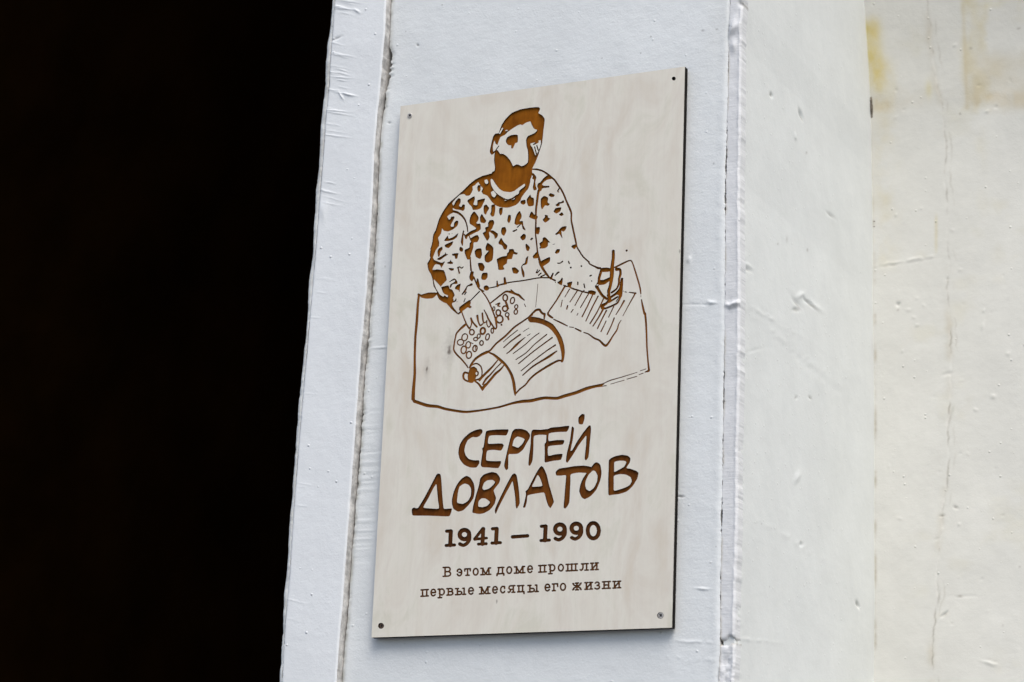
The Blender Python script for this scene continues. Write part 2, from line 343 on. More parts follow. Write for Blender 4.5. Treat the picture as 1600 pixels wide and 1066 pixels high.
for b in (((80,100),(160,52),(166,90),(150,150),(195,158),(200,100),(287,78),(275,120),(240,190),(200,210),(145,214),(133,180),(95,140)), ((0,185),(45,150),(47,200),(25,226),(0,215)),
          ((270,200),(280,160),(305,152),(337,195),(310,240),(300,270),(278,255)), ((363,225),(365,160),(407,152),(408,230),(395,285),(370,294),(350,265),(358,245)), ((457,250),(460,195),(498,190),(493,250),(475,282)),
          ((104,340),(120,280),(160,232),(212,300),(205,340),(185,365),(195,380),(232,380),(237,440),(205,470),(180,480),(80,532),(70,562),(50,550),(60,510),(120,465),(182,440),(165,415),(110,380)),
          ((229,300),(250,263),(274,300),(302,345),(280,372),(235,360)), ((325,370),(345,338),(385,335),(398,370),(370,440),(350,458),(387,460),(442,500),(432,540),(405,557),(395,515),(345,475),(335,485),(342,540),(315,582),(290,545),(261,490),(296,468),(290,425),(325,412)),
          ((479,465),(490,425),(530,420),(542,465),(515,522),(485,500)), ((554,335),(565,278),(593,276),(596,325),(575,372),(555,350)),
          ((640,378),(645,330),(665,270),(700,227),(723,275),(720,310),(697,348),(738,348),(744,400),(773,457),(738,442),(722,385),(675,427),(668,418),(705,385),(665,394)), ((613,467),(665,442),(670,455),(630,477)),
          ((707,541),(745,499),(774,515),(768,557),(735,577)), ((773,665),(770,625),(785,620),(821,660),(806,702),(785,697)), ((449,600),(480,546),(512,600),(555,640),(540,684),(515,682),(490,635),(455,622)),
          ((295,660),(315,608),(357,630),(386,665),(386,740),(375,810),(325,842),(289,825),(284,760),(332,703),(300,697)), ((164,710),(190,678),(242,674),(252,745),(230,797),(180,772)),
          ((113,560),(160,525),(200,514),(218,550),(195,597),(152,602),(148,660),(122,740),(100,802),(75,800),(48,730),(48,690),(100,665),(106,610),(123,595)),
          ((428,800),(490,770),(545,760),(550,735),(575,705),(573,685),(625,680),(640,715),(677,725),(665,747),(625,740),(607,797),(555,802),(547,850),(503,882),(517,922),(450,927),(440,860)),
          ((204,862),(213,845),(260,848),(284,895),(265,942),(225,932)), ((243,1012),(260,965),(317,964),(317,1015),(290,1047),(250,1042)), ((608,905),(650,900),(692,940),(670,972),(625,967)),
          ((856,766),(905,713),(922,782),(870,792)), ((943,832),(1057,774),(1057,830),(985,882),(958,882))): P(*b)
S((800,768,8),(785,800,26),(775,850,26),(735,870,10),(725,900,14),(740,960,30),(748,1005,20)); S((838,565,12),(852,553,12))
for q in (((895,962),(915,925),10), ((908,965),(938,932),12), ((925,992),(955,967),14), ((952,1008),(1000,987),14)): S(q[0], q[1], w=q[2])
S((110,790,14),(118,860,14),(124,935,16))
Z(780, 370)
S((-10,577,14),(70,555,14),(150,540,14),(300,520,14),(420,498,14),(500,488,14),(605,490,14)); S((65,493,24),(70,548,32))
S((615,497,26),(640,437,16)); S((665,462,10),(698,428,20),(712,422,14)); S((605,492,14),(665,522,20)); S((670,543,12))
P((693,540),(722,525),(745,488),(757,500),(745,577),(705,560)); S((765,577,10),(795,590,16),(830,592,14)); P((808,550),(867,534),(862,570),(847,602),(823,600))
S((830,595,16),(880,620,18),(930,635,18),(1000,655,16),(1066,670,18))
for q in (((935,540),(935,570),14), ((1008,562),(1018,607),13), ((825,295),(835,320),14)): S(q[0], q[1], w=q[2])
S((695,315,12),(728,314,12),(755,292,14)); S((852,368,22)); S((978,350,20)); S((1008,640,14))
Z(890, 370)
S((228,302,16),(240,325,16),(300,355,18),(340,374,26),(365,374,22)); S((140,350,20)); S((243,467,16),(258,460,16)); S((262,527,14)); P((220,645),(265,638),(312,655),(300,692),(240,682)); S((172,640,12))

group('engraved_head', 'burn', 'bearded head cut dark into the board')
P(*H((300,445),(335,345),(385,270),(460,200),(560,160),(680,140),(770,133),(791,155),(775,190),(772,208),(815,230),(845,275),(840,340),(829,420),(825,470),(815,560),(790,640),(765,715),(735,790),(712,835),(695,870),(697,920),(680,985)),
  *SB((300,205),(220,258),(180,290),(130,305),(50,297),(0,265)), *SA((950,215),(915,150)), *H((232,990),(235,905),(250,890),(255,850),(245,770),(250,690),(265,640),(290,560)), raw=True, n=2)
Z(740, 150)
P((300,445),(260,450),(235,480),(215,550),(200,620),(193,665),(215,702),(240,685),(268,650),(292,560),(335,470),(320,440))
U((250,530),(262,570),(295,590),(272,635),(235,665),(228,610),(237,560))
U((290,562),(320,490),(370,465),(410,425),(460,390),(520,352),(560,340),(580,348),(620,320),(675,303),(690,340),(720,390),(757,405),(735,435),(690,460),(645,480),(625,520),(630,590),(645,650),(650,720),(645,790),(610,822),(570,837),(530,817),(505,817),(470,837),(450,795),(430,760),(390,715),(350,690),(315,690),(290,650),(265,640),(285,600))
US((344,386), (310,446), 16); US((382,412), (402,410), 12)
S((268,642,9),(300,595,8))
P((384,532),(400,495),(440,470),(490,461),(524,467),(527,510),(522,552),(495,562),(482,590),(467,624),(446,620),(450,590),(420,587),(393,565))
U((675,568),(705,558),(740,550),(797,523),(802,570),(785,625),(755,692),(735,708),(720,670),(700,620),(685,600))
S((715,578,14),(765,548,20)); S((752,590,12),(768,645,13)); S((725,605,10),(748,692,14)); S((690,610,12),(702,640,14))
Z(780, 260)
U((0,265),(50,297),(130,307),(180,292),(222,260),(300,208),(307,235),(240,290),(235,322),(190,350),(150,378),(100,393),(50,376),(-10,338),(-60,290),(-95,225),(-103,165),(-95,150),(-75,160),(-40,215)); 

group('engraved_pen_hand', 'burn', 'hand gripping a pen cut dark into the board')
Z(890, 370)
S((520,172,34),(520,250,36),(510,330,40),(505,400,48),(500,480,44),(485,580,34),(465,650,38),(470,690,30))
S((388,396,48),(440,393,52),(488,395,34)); S((375,410,30),(352,490,30),(345,540,26),(322,600,34)); S((362,545,60),(410,540,54),(460,512,40),(490,490,24))
S((322,590,38),(350,640,32),(390,700,32),(440,738,30)); US((326,577), (338,571), 14)
S((560,388,40),(598,390,30),(606,440,28),(590,500,26),(585,560,22),(560,620,20),(500,665,22))
P((612,495),(637,493),(634,600),(625,700),(600,745),(580,740),(585,700),(560,690),(490,735),(470,720),(540,670),(585,620),(600,560))
S((460,700,36),(478,742,36),(440,790,28),(395,820,40),(390,850,34),(430,852,22),(500,825,20),(565,792,20),(597,740,18)); S((470,778,22),(520,748,20),(570,716,20)); S((555,770,10),(575,740,10))
S((678,165,24)); S((98,540,14),(98,570,14))

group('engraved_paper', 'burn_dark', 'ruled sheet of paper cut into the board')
Z(780, 370)
S((785,585,20),(740,660,18),(680,760,16),(590,890,16),(582,925,24),(610,950,26),(635,965,20))
for q in (((750,755),(735,835),9), ((815,820),(803,862),14), ((880,865),(855,900),10), ((938,910),(925,935),8)): S(q[0], q[1], w=q[2])
Z(780, 470)
S((650,222,12),(740,265,18),(810,300,12)); S((835,312,8),(885,318,10)); S((905,330,14),(970,362,20)); S((1005,380,7),(1060,395,12))
Z(880, 440)
S((245,605,8),(300,625,14),(370,675,20),(430,700,22),(470,740,26),(505,765,26),(540,730,22),(590,650,16),(640,575,16),(660,510,12),(690,460,6)); S((710,410,6),(780,280,10),(850,155,16)); S((862,140,20),(785,128,10)); S((755,127,8),(735,123,10)); S((717,115,10))
for q in (((75,90,12),(20,185,8)), ((165,115,13),(80,245,10)), ((225,130,13),(140,285,9)), ((300,150,13),(205,310,10)), ((350,160,14),(290,290,14),(225,420,14)), ((415,175,15),(340,320,14),(270,470,11)), ((480,205,14),(400,370,14),(320,500,15)),
          ((470,340,20),(420,430,16),(355,530,13)), ((515,345,17),(460,450,14),(408,560,13)), ((510,470,11),(490,515,11)), ((485,525,12),(450,595,14)), ((600,300,12),(540,425,9)), ((725,230,20),(680,310,13),(628,395,9)), ((607,435,15),(570,530,13),(522,630,13))): S(*q)

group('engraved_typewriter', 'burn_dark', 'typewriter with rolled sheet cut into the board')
Z(650, 370)
S((775,640,12),(830,710,14),(875,790,16),(910,880,16),(940,960,18),(957,1064,16))
Z(690, 430)
S((580,335,14),(650,280,16),(720,225,18),(770,195,22),(840,207,30),(880,225,26),(920,240,28),(950,270,22),(985,298,12)); S((825,175,12),(852,202,20)); S((985,345,8),(1000,375,9))
ring(757,270,27,38,17); ring(843,303,24,38,14,15); ring(755,400,30,32,18); S((760,310,20),(775,350,26),(795,400,16)); ring(888,376,18,24,13,15); ring(883,438,20,28,14,15)
S((645,350,10),(690,335,18),(668,365,14),(695,372,12)); ring(622,400,12,24,10); ring(675,448,27,34,17); ring(690,525,40,44,19); ring(780,472,22,24,13,15); S((790,500,22),(797,528,20)); S((712,592,22))
S((240,440,12),(265,510,14),(290,570,16),(310,610,20),(335,640,20)); S((350,515,22),(358,570,14),(342,625,12)); S((350,515,16),(378,570,18),(418,615,22)); S((425,485,26),(437,555,18),(460,600,18),(492,578,13)); S((485,455,20),(490,520,18),(502,567,16),(532,555,11)); S((505,415,10),(535,470,16),(560,530,20),(600,590,18),(635,640,18),(655,620,16),(655,570,12))
S((538,540,12),(540,590,12),(560,620,12),(580,595,12),(570,550,10)); ring(603,662,15,30,13)
ring(360,680,28,32,15); ring(275,740,33,43,13,20); ring(225,800,38,34,13,-15); ring(317,830,28,38,13,10); S((340,803,8),(375,815,9)); ring(263,890,31,45,15,10); ring(325,950,31,42,15,10); ring(397,873,25,38,15,12); S((402,850,10),(402,885,9))
ring(405,762,24,20,13,-10); ring(442,726,18,26,12,15); ring(475,808,21,28,14,10); ring(490,665,28,38,22,10); ring(546,736,21,38,14,15)
S((292,578,14),(270,600,28),(225,640,22),(180,690,18),(165,740,16),(150,820,16),(145,890,18),(180,945,20),(240,1005,18),(295,1072,16),(312,1100,14))
Z(690, 470)
S((1080,168,16),(960,250,18),(860,320,20),(760,420,22),(650,510,20),(580,590,20),(540,610,26)); S((540,612,34),(470,645,30),(400,695,26),(350,760,20),(330,800,14)); S((560,615,16),(620,642,26),(680,690,34),(740,742,32),(790,805,30),(830,880,32),(855,960,34),(868,1050,34),(873,1105,20),(876,1130,8))
Z(720, 510)
S((655,800,16),(700,750,18),(770,695,18),(820,630,20),(880,575,22),(960,520,24),(1066,455,26))
Z(780, 470)
S((605,762,26),(700,714,22),(755,715,16))
P((390,190),(480,205),(570,240),(640,280),(700,360),(745,440),(772,530),(781,610),(772,690),(757,732),(733,730),(743,680),(735,600),(715,520),(680,430),(630,360),(580,315),(510,280),(430,260),(370,257),(344,232),(348,202))
S((350,197,16),(400,147,20),(440,112,26),(480,107,26),(500,137,26),(525,157,26),(540,160,26),(535,217,14))
for q in (((50,490,7),(130,420,10),(220,350,9)), ((55,558,12),(130,490,14),(250,402,18)), ((90,630,10),(140,590,16),(200,530,26),(260,475,16),(310,435,6)), ((285,368,6),(355,325,6)), ((335,415,6),(370,395,6)), ((168,628,10),(300,530,10),(400,440,10),(475,385,9)),
          ((200,700,10),(320,620,11),(420,520,11),(565,402,13)), ((232,748,12),(400,610,13),(520,520,14),(630,440,15)), ((260,835,10),(400,720,12),(560,600,13),(668,528,18)), ((280,888,12),(390,790,18),(500,720,20),(600,660,28),(685,598,13))): S(*q)
Z(690, 470)
S((340,790,12),(370,760,14),(420,748,16),(465,780,16),(482,840,14),(478,890,12)); P((340,800),(385,783),(420,810),(422,840),(402,860),(412,900),(397,940),(370,977),(322,972),(310,900),(325,840)); ring(415,865,20,28,16)
S((310,862,22),(275,855,24),(258,890,24),(265,930,22),(300,955,20),(345,968,18)); S((400,945,18),(450,930,18),(480,890,10)); S((400,960,20),(440,990,22),(480,1045,28))
S((670,705,12),(600,790,20),(560,830,26),(490,900,26),(450,950,20)); S((715,735,13),(650,800,12),(580,880,18),(530,930,24),(490,995,18)); S((745,765,13),(700,820,22),(640,870,28),(590,930,28),(530,1000,28),(485,1048,30))
Z(720, 510)
P((222,695),(250,722),(288,680),(312,690),(256,772))

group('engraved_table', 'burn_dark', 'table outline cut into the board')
Z(630, 440, .25)
S((98,85,13),(92,140,14),(85,250,16),(76,350,14),(72,480,14),(72,580,16),(64,680,20),(62,735,22)); S((70,748,20),(150,775,20),(215,782,18),(270,798,16),(380,815,15),(450,810,13),(520,800,12),(600,785,12),(680,762,14),(740,750,19),(800,745,20),(880,728,18),(960,730,18),(1010,715,20),(1080,695,20),(1150,668,20),(1230,648,15),(1252,640,9))
Z(840, 560, .11875)
S((850,345,10),(880,325,9),(960,290,12),(1100,250,10),(1310,185,6)); S((1350,165,6),(1425,140,8)); S((790,375,14),(905,360,9)); S((960,340,6),(1140,288,7)); S((1175,275,8),(1305,238,9)); S((1335,215,8),(1390,195,9)); S((1415,182,12),(1460,165,28),(1465,145,26))
Z(880, 440)
S((975,380,24),(986,500,22),(992,640,20),(995,760,18),(1005,900,18),(1015,1010,20),(1020,1050,26))
Z(890, 370)
S((540,365,18),(620,325,20),(690,292,16),(730,285,16),(755,330,14),(790,440,18),(820,540,18),(840,620,18),(848,680,13)); S((848,700,6),(848,716,6)); S((855,750,13),(870,830,22),(890,915,25))
Z(650, 370)
P((45,700),(80,685),(150,665),(248,666),(245,690),(200,730),(120,737),(60,722)); S((30,687,24),(60,700,20))
Z(780, 370)
S((460,560,4),(448,700,5),(433,840,4))

# ---- the name
NAME = 'burn_name'
Z(700, 640)
group('engraved_letter', NAME); P((385,232),(408,245),(408,275),(375,315),(340,330),(290,328),(235,365),(205,430),(195,490),(210,545),(250,590),(310,605),(368,605),(372,640),(335,690),(260,688),(190,655),(140,590),(123,510),(140,420),(185,345),(250,285),(320,248))
group('engraved_letter', NAME); P((450,270),(480,250),(560,240),(715,237),(712,270),(690,308),(580,305),(490,315),(475,405),(550,407),(640,405),(662,430),(630,488),(550,480),(465,492),(455,605),(550,615),(628,615),(625,650),(595,697),(490,690),(410,685),(390,655),(412,500),(405,465),(425,440))
group('engraved_letter', NAME); P((690,720),(715,700),(720,540),(760,530),(830,525),(890,480),(935,400),(970,340),(975,300),(940,255),(880,232),(800,232),(765,265),(740,350),(715,450),(690,560),(668,670), holes=[((765,430),(785,355),(825,322),(880,335),(912,355),(885,410),(835,455),(790,440))])
Z(800, 640)
group('engraved_letter', NAME); P((230,270),(250,240),(340,242),(420,235),(425,300),(330,300),(260,318),(255,430),(245,600),(215,668),(195,655),(205,540),(220,430),(225,330))
group('engraved_letter', NAME); P((415,240),(470,215),(560,208),(680,195),(660,255),(640,265),(540,268),(440,285),(435,375),(520,365),(620,365),(605,415),(520,425),(430,440),(430,550),(510,535),(600,530),(580,598),(490,610),(400,630),(388,610),(390,500),(388,410),(405,390),(410,300))
group('engraved_letter', NAME); P((710,215),(722,205),(738,230),(720,370),(695,490),(720,480),(770,390),(850,270),(915,192),(935,195),(940,240),(925,400),(910,560),(880,605),(865,580),(880,430),(885,310),(850,350),(790,430),(730,530),(660,632),(642,610),(655,510),(690,370)); P((790,100),(830,55),(862,60),(862,110),(840,175),(795,170))
Z(630, 710)
group('engraved_letter', NAME); P((175,640),(250,520),(330,370),(395,245),(420,230),(445,245),(455,330),(465,490),(480,640),(510,650),(577,645),(570,690),(545,737),(420,735),(290,730),(120,728),(105,700),(103,655),(125,635), holes=[((240,632),(300,520),(360,400),(395,355),(405,440),(415,550),(425,645),(330,645))])
group('engraved_letter', NAME); P((580,540),(600,450),(640,360),(690,295),(750,257),(800,280),(840,350),(850,430),(835,520),(780,600),(715,665),(655,682),(600,650),(583,600), holes=[((640,560),(650,460),(670,385),(730,348),(780,365),(808,410),(805,490),(770,555),(710,590),(650,580))])
Z(730, 710)
group('engraved_letter', NAME); P((62,690),(75,600),(110,470),(140,370),(155,290),(200,240),(290,212),(350,225),(390,280),(380,340),(315,425),(330,480),(342,520),(325,590),(270,660),(200,700),(140,710),(90,700), holes=[((180,400),(200,340),(240,310),(300,305),(332,330),(305,370),(255,410),(200,425)), ((132,620),(135,560),(170,525),(215,525),(265,560),(268,580),(235,615),(180,630))])
group('engraved_letter', NAME); P((530,250),(560,228),(585,245),(600,320),(615,430),(625,580),(590,645),(578,620),(570,500),(555,400),(540,320),(500,390),(430,520),(365,650),(340,710),(328,670),(345,620),(400,500),(470,360))
group('engraved_letter', NAME); P((840,190),(880,142),(905,155),(945,240),(970,350),(1000,450),(1030,560),(1020,590),(990,640),(965,610),(940,540),(915,455),(830,465),(720,488),(710,560),(690,630),(665,632),(680,570),(700,480),(695,440),(725,410),(780,300), holes=[((770,385),(800,320),(838,245),(870,290),(895,375),(830,385))])
Z(800, 640)
group('engraved_letter', NAME); P((520,745),(560,705),(650,690),(740,675),(850,668),(945,685),(930,740),(890,755),(800,750),(700,770),(695,850),(688,1000),(680,1110),(640,1175),(615,1165),(622,1066),(635,900),(643,785),(590,785),(530,785))
Z(890, 640)
group('engraved_letter', NAME); P((255,690),(300,635),(330,630),(365,660),(380,750),(365,840),(320,950),(250,1030),(180,1066),(140,1040),(115,970),(130,890),(160,820),(200,760), holes=[((185,900),(195,840),(230,770),(280,725),(310,740),(333,790),(325,860),(290,930),(240,970),(200,950))])
group('engraved_letter', NAME); P((470,600),(530,560),(620,540),(690,550),(722,580),(715,630),(675,695),(720,705),(790,730),(818,755),(805,820),(750,910),(680,975),(590,1005),(510,1015),(465,1018),(460,950),(460,820),(465,700), holes=[((532,745),(530,690),(533,625),(600,608),(660,612),(675,630),(650,680),(590,715)), ((525,960),(525,870),(527,790),(600,768),(670,775),(725,805),(740,850),(715,900),(660,930),(600,950),(550,965))])

# ---- the years
def one(x, y, s=1):
    group('engraved_digit', 'burn_year'); S((x-48*s, y-172, 38), (x, y-175, 40), n=2); S((x+2, y-172, 48), (x-6, y-5, 48), n=2); S((x-54, y-2, 36), (x+46, y-8, 36), n=2)
def nine(x, y):
    group('engraved_digit', 'burn_year'); ring(x, y, 57, 55, 50); S((x+57, y, 50), (x+57, y+58, 46), (x+30, y+104, 42), (x-14, y+128, 40), (x-54, y+112, 42))
Z(670, 790)
one(260, 478); nine(424, 346)
group('engraved_digit', 'burn_year'); S((640,278,36),(545,400,34), n=2); S((545,402,34),(688,388,30), n=2); S((648,278,46),(638,458,46), n=2); S((590,460,34),(683,455,34), n=2)
one(806, 450)
Z(730, 710)
group('engraved_dash', 'burn_year'); S((540,983,42),(718,970,40), n=2)
Z(820, 790)
one(246, 420); nine(418, 281); nine(613, 271)
group('engraved_digit', 'burn_year'); ring(815, 300, 67, 92, 47)

# ---- the two lines of typewriter lettering; glyphs drawn in a unit box (0,0 top left, 1,1 baseline right)
def el(cx, cy, rx, ry, a0=0, a1=360, k=14):
    return [(cx+rx*math.cos(math.radians(a)), cy+ry*math.sin(math.radians(a))) for a in np.linspace(a0, a1, k+1)]
def sf(x, y, h=.16): return [(x-h, y), (x+h, y)]
GLYPH = {
 'V': [[(.26,.02),(.26,.98)],[(.02,.03),(.62,.03)],[(.02,.97),(.6,.97)], el(.6,.26,.30,.23,-90,90), el(.6,.73,.36,.24,-90,90),[(.26,.49),(.62,.49)]],
 'э': [el(.45,.5,.45,.46,-150,130),[(.4,.5),(.88,.5)],[(.07,.28),(.1,.36)],[(.06,.72),(.16,.76)]],
 'т': [[(.5,.05),(.5,.95)],[(.05,.05),(.95,.05)],[(.05,.05),(.05,.34)],[(.95,.05),(.95,.34)],sf(.5,.96,.27)],
 'о': [el(.5,.5,.42,.45)],
 'м': [[(.2,.06),(.2,.94)],[(.82,.06),(.82,.94)],[(.2,.06),(.5,.9)],[(.8,.06),(.5,.9)],[(.02,.05),(.24,.05)],[(.78,.05),(.98,.05)],sf(.2,.96,.19),sf(.82,.96,.19)],
 'д': [[(.06,1.2),(.08,.95),(.94,.95),(.95,1.2)],[(.3,.05),(.26,.6),(.16,.93)],[(.78,.05),(.78,.93)],[(.2,.05),(.95,.05)]],
 'е': [el(.5,.5,.42,.45,0,-320),[(.1,.5),(.92,.5)]],
 'п': [[(.24,.05),(.24,.95)],[(.78,.05),(.78,.95)],[(.04,.05),(.98,.05)],sf(.24,.96,.2),sf(.78,.96,.2)],
 'р': [[(.3,.05),(.3,1.28)],[(.04,.05),(.34,.05)],sf(.3,1.3,.24),el(.56,.48,.36,.44,-160,160)],
 'ш': [[(.16,.05),(.16,.95)],[(.5,.05),(.5,.95)],[(.84,.05),(.84,.95)],[(.02,.96),(.98,.96)],[(.02,.05),(.28,.05)],[(.4,.05),(.6,.05)],[(.72,.05),(.98,.05)]],
 'л': [[(.38,.05),(.38,.6),(.3,.88),(.16,.96),(.05,.86)],[(.8,.05),(.8,.95)],[(.22,.05),(.98,.05)],sf(.8,.96,.2)],
 'и': [[(.22,.05),(.22,.95)],[(.8,.05),(.8,.95)],[(.24,.82),(.78,.18)],sf(.22,.05,.18),sf(.8,.05,.18),sf(.22,.96,.18),sf(.8,.96,.18)],
 'в': [[(.25,.05),(.25,.95)],[(.03,.05),(.6,.05)],[(.03,.96),(.6,.96)],el(.6,.27,.27,.21,-90,90),el(.62,.72,.32,.24,-90,90),[(.25,.48),(.62,.48)]],
 'ы': [[(.2,.05),(.2,.95)],[(.02,.05),(.3,.05)],[(.02,.96),(.42,.96)],el(.4,.72,.22,.24,-90,90),[(.2,.48),(.4,.48)],[(.85,.05),(.85,.95)],[(.72,.05),(.85,.05)],sf(.85,.96,.14)],
 'с': [el(.52,.5,.44,.45,-45,-325),[(.86,.1),(.88,.36)]],
 'я': [[(.76,.05),(.76,.95)],[(.98,.05),(.42,.05)],sf(.78,.96,.2),el(.42,.3,.27,.25,-90,-270),[(.42,.55),(.76,.55)],[(.42,.56),(.28,.86),(.14,.96),(.04,.88)]],
 'ц': [[(.2,.05),(.2,.95)],[(.74,.05),(.74,.95)],[(.02,.96),(.94,.96),(.95,1.24)],sf(.2,.05,.18),sf(.74,.05,.18)],
 'г': [[(.3,.05),(.3,.95)],[(.05,.05),(.92,.05),(.93,.42)],sf(.3,.96,.24)],
 'ж': [[(.5,.05),(.5,.95)],sf(.5,.05,.14),sf(.5,.96,.14),[(.1,.08),(.2,.3),(.5,.5),(.2,.7),(.1,.94)],[(.9,.08),(.8,.3),(.5,.5),(.8,.7),(.9,.94)],[(.1,.08),(.18,.14)],[(.9,.08),(.82,.14)],[(.1,.92),(.18,.86)],[(.9,.92),(.82,.86)]],
 'з': [el(.42,.27,.38,.23,-150,90),el(.42,.72,.45,.25,-90,150)],
 'н': [[(.24,.05),(.24,.95)],[(.78,.05),(.78,.95)],[(.24,.5),(.78,.5)],sf(.24,.05,.2),sf(.78,.05,.2),sf(.24,.96,.2),sf(.78,.96,.2)],
}
def word(ox, items, w=27.5):
    Z(ox, 860, 100/1184)
    for ch, x0, x1, y0, y1 in items:
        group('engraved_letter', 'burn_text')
        i = w*.45; x0 += i; x1 -= i; y0 += i; y1 -= i
        for st in GLYPH[ch]:
            q = [(x0+(x1-x0)*a, y0+(y1-y0)*b-(x1-x0)*(a-.5)*.05, w) for a, b in st]
            for u, v in zip(q[:-1], q[1:]): S(u, v, n=1)
word(650, [('V',488,658,298,497),('э',746,868,330,490),('т',885,1022,325,480),('п',75,242,712,866),('е',258,384,703,862),('р',390,546,698,850),('в',555,702,690,845),('ы',715,932,688,836),('е',953,1083,672,832)])
word(730, [('о',92,222,318,478),('м',238,447,312,467),('д',530,697,300,452),('о',713,842,288,447),('м',858,1078,285,437),('м',213,432,662,820),('е',453,577,652,812),('с',600,716,648,807),('я',740,897,638,796),('ц',918,1070,636,785)])
word(810, [('е',152,278,268,432),('п',358,530,262,420),('р',538,696,250,405),('о',720,852,243,402),('ш',868,1106,238,395),('ы',160,382,628,785),('е',473,602,608,770),('г',610,746,603,765),('о',758,892,595,760)])
word(880, [('л',293,477,232,386),('и',490,664,218,376),('ж',148,362,588,750),('и',383,557,578,738),('з',573,697,572,732),('н',708,887,562,722),('и',903,1078,556,714)])
# ---- screw holes drilled through the board
SCREWS = [(640.7, 181.0), (1052.8, 122.9), (1031.9, 961.8), (595.4, 978.0)]
FIELD -= .12                                  # the laser's burnt kerf is a little wider than the drawn line
for (sx, sy), r in zip(SCREWS, (2.6, 3.0, 5.0, 4.6)):
    group('screw_hole', 'burn_edge'); S((sx, sy, 2*r), (sx+.01, sy-.0, 2*r), raw=True)

# ================================================================ the building: pilaster, casing, wall, passage
def edge(table, Y):                               # table of (photo y, photo x) -> x as a function of height, on plane y = Y
    W = np.array([on_y(x, y, Y) for y, x in table]); o = np.argsort(W[:, 2]); return lambda z: np.interp(z, W[o, 2], W[o, 0])
def zrange(lo, hi, step, zmin=0., zmax=4.0):
    return np.concatenate([np.linspace(zmin, lo, 24, endpoint=False), np.arange(lo, hi, step), np.linspace(hi, zmax, 24)])
ZLO, ZHI = 1.90, 2.84
def sheet(name, G, back, mats, parent=None, tint=None, side_mat=None):
    """a height-field face (nz, nx, 3) with its four edges returned by the vector back"""
    nz, nx = G.shape[:2]; V = G.reshape(-1, 3); idx = np.arange(nz*nx).reshape(nz, nx)
    Q = np.stack([idx[:-1, :-1], idx[:-1, 1:], idx[1:, 1:], idx[1:, :-1]], -1).reshape(-1, 4)
    loop = np.concatenate([idx[0, :-1], idx[:-1, -1], idx[-1, :0:-1], idx[:0:-1, 0]]); n = len(V)
    V2 = np.concatenate([V, V[loop]+np.asarray(back)]); k = np.arange(len(loop)); kn = (k+1) % len(loop)
    S_ = np.stack([loop[kn], loop[k], n+k, n+kn], -1)
    mi = np.concatenate([np.zeros(len(Q), int), np.full(len(S_), 1 if side_mat else 0)])
    o = mesh_obj(name, V2, np.concatenate([Q, S_]), [mats, side_mat] if side_mat else mats, parent, mi)
    sm = np.concatenate([np.ones(len(Q), bool), np.zeros(len(S_), bool)])
    if len(o.data.polygons) == len(sm): o.data.polygons.foreach_set('use_smooth', sm)
    a = o.data.attributes.new('tint', 'FLOAT_COLOR', 'POINT'); c = np.ones((len(V2), 4))
    if tint is not None: t_ = tint.reshape(-1, 3); c[:n, :3] = t_; c[n:, :3] = t_[loop]
    a.data.foreach_set('color', c.ravel()); return o
def dark(tint, m, c=(.2, .18, .16)):              # darken dirt, cracks and chips by colour c (a multiplier) where m is 1
    return tint*(1-m[..., None])+tint*np.array(c)*m[..., None]
def dips(px, py, marks):                          # small gouges, chips and scratches: (x, y, length, width, angle, depth)
    d = np.zeros_like(px)
    for (x, y, L, w, ang, a) in marks:
        c, s = math.cos(math.radians(ang)), math.sin(math.radians(ang)); u = (px-x)*c+(py-y)*s; v = -(px-x)*s+(py-y)*c
        d += a*gauss(u, L)*gauss(v+.25*w*vnoise(u/7+x, u*0+y, 3)*4, w)*(np.clip(.55+1.5*vnoise(u/6+x, v/9+y, 5), .05, 1) if L > 20 else 1)
    return d

CAS_Y = -0.010
T_L = [(0,517.6),(45,512.6),(93,508),(132,505.5),(186,500),(225,498.5),(281,494),(300,492),(390,487),(442,481),(502,478),(544,473),(600,467.5),(697,460),(803,451.5),(906,444.6),(975,439.5),(1066,434.3)]
T_C = [(0,522),(45,519),(93,515),(132,513.4),(186,508),(281,501),(390,492.3),(502,482.5),(600,474),(700,465.2),(803,457.5),(906,451),(975,444.5),(1066,439.5)]
T_R = [(0,603),(51,601),(96,597),(135,594),(180,589),(242,584),(300,582),(367,578),(450,572.5),(506,567.5),(532,565),(585,561),(697,552.8),(769,547.6),(837,542.5),(933,535.6),(992,530),(1066,524.8)]
T_K = [(0,1140.5),(79,1138),(242,1134.7),(290,1133),(487,1132.3),(593,1130.7),(675,1129.5),(825,1127),(944,1125),(1006,1125),(1056,1122.5)]
T_B = [(0,1161),(65,1158),(197,1157),(281,1155),(450,1156.5),(600,1155),(716,1153),(825,1152),(933,1149),(1066,1147)]
eL, eC, eR = edge(T_L, CAS_Y), edge(T_C, CAS_Y), edge(T_R, CAS_Y)
eK, eB = edge(T_K, 0.), edge(T_B, 0.)
XB = float(np.mean(eB(np.linspace(2.0, 2.7, 20))))                 # the pilaster's right-hand arris
DEPTH = float(np.mean([on_x(x, y, XB)[1] for x, y in ((1364.5, 420), (1366, 650), (1366, 950))]))
zc = on_y(1366, 170, 0)[2]

# --- pilaster
pil = thing('pilaster', (XB/2, .2, 0), 'white painted square pilaster that carries the engraved wooden plaque', 'pilaster'); PO = np.array([XB/2, .2, 0])
def P_(o): o.location = -Vector(PO); return o
xl0 = float(eR(2.3))-.055
cv, cf = box_data(xl0, XB-.006, .014, DEPTH+.12, 0, 4.0)
P_(mesh_obj('core', cv, cf, M['core'], pil))
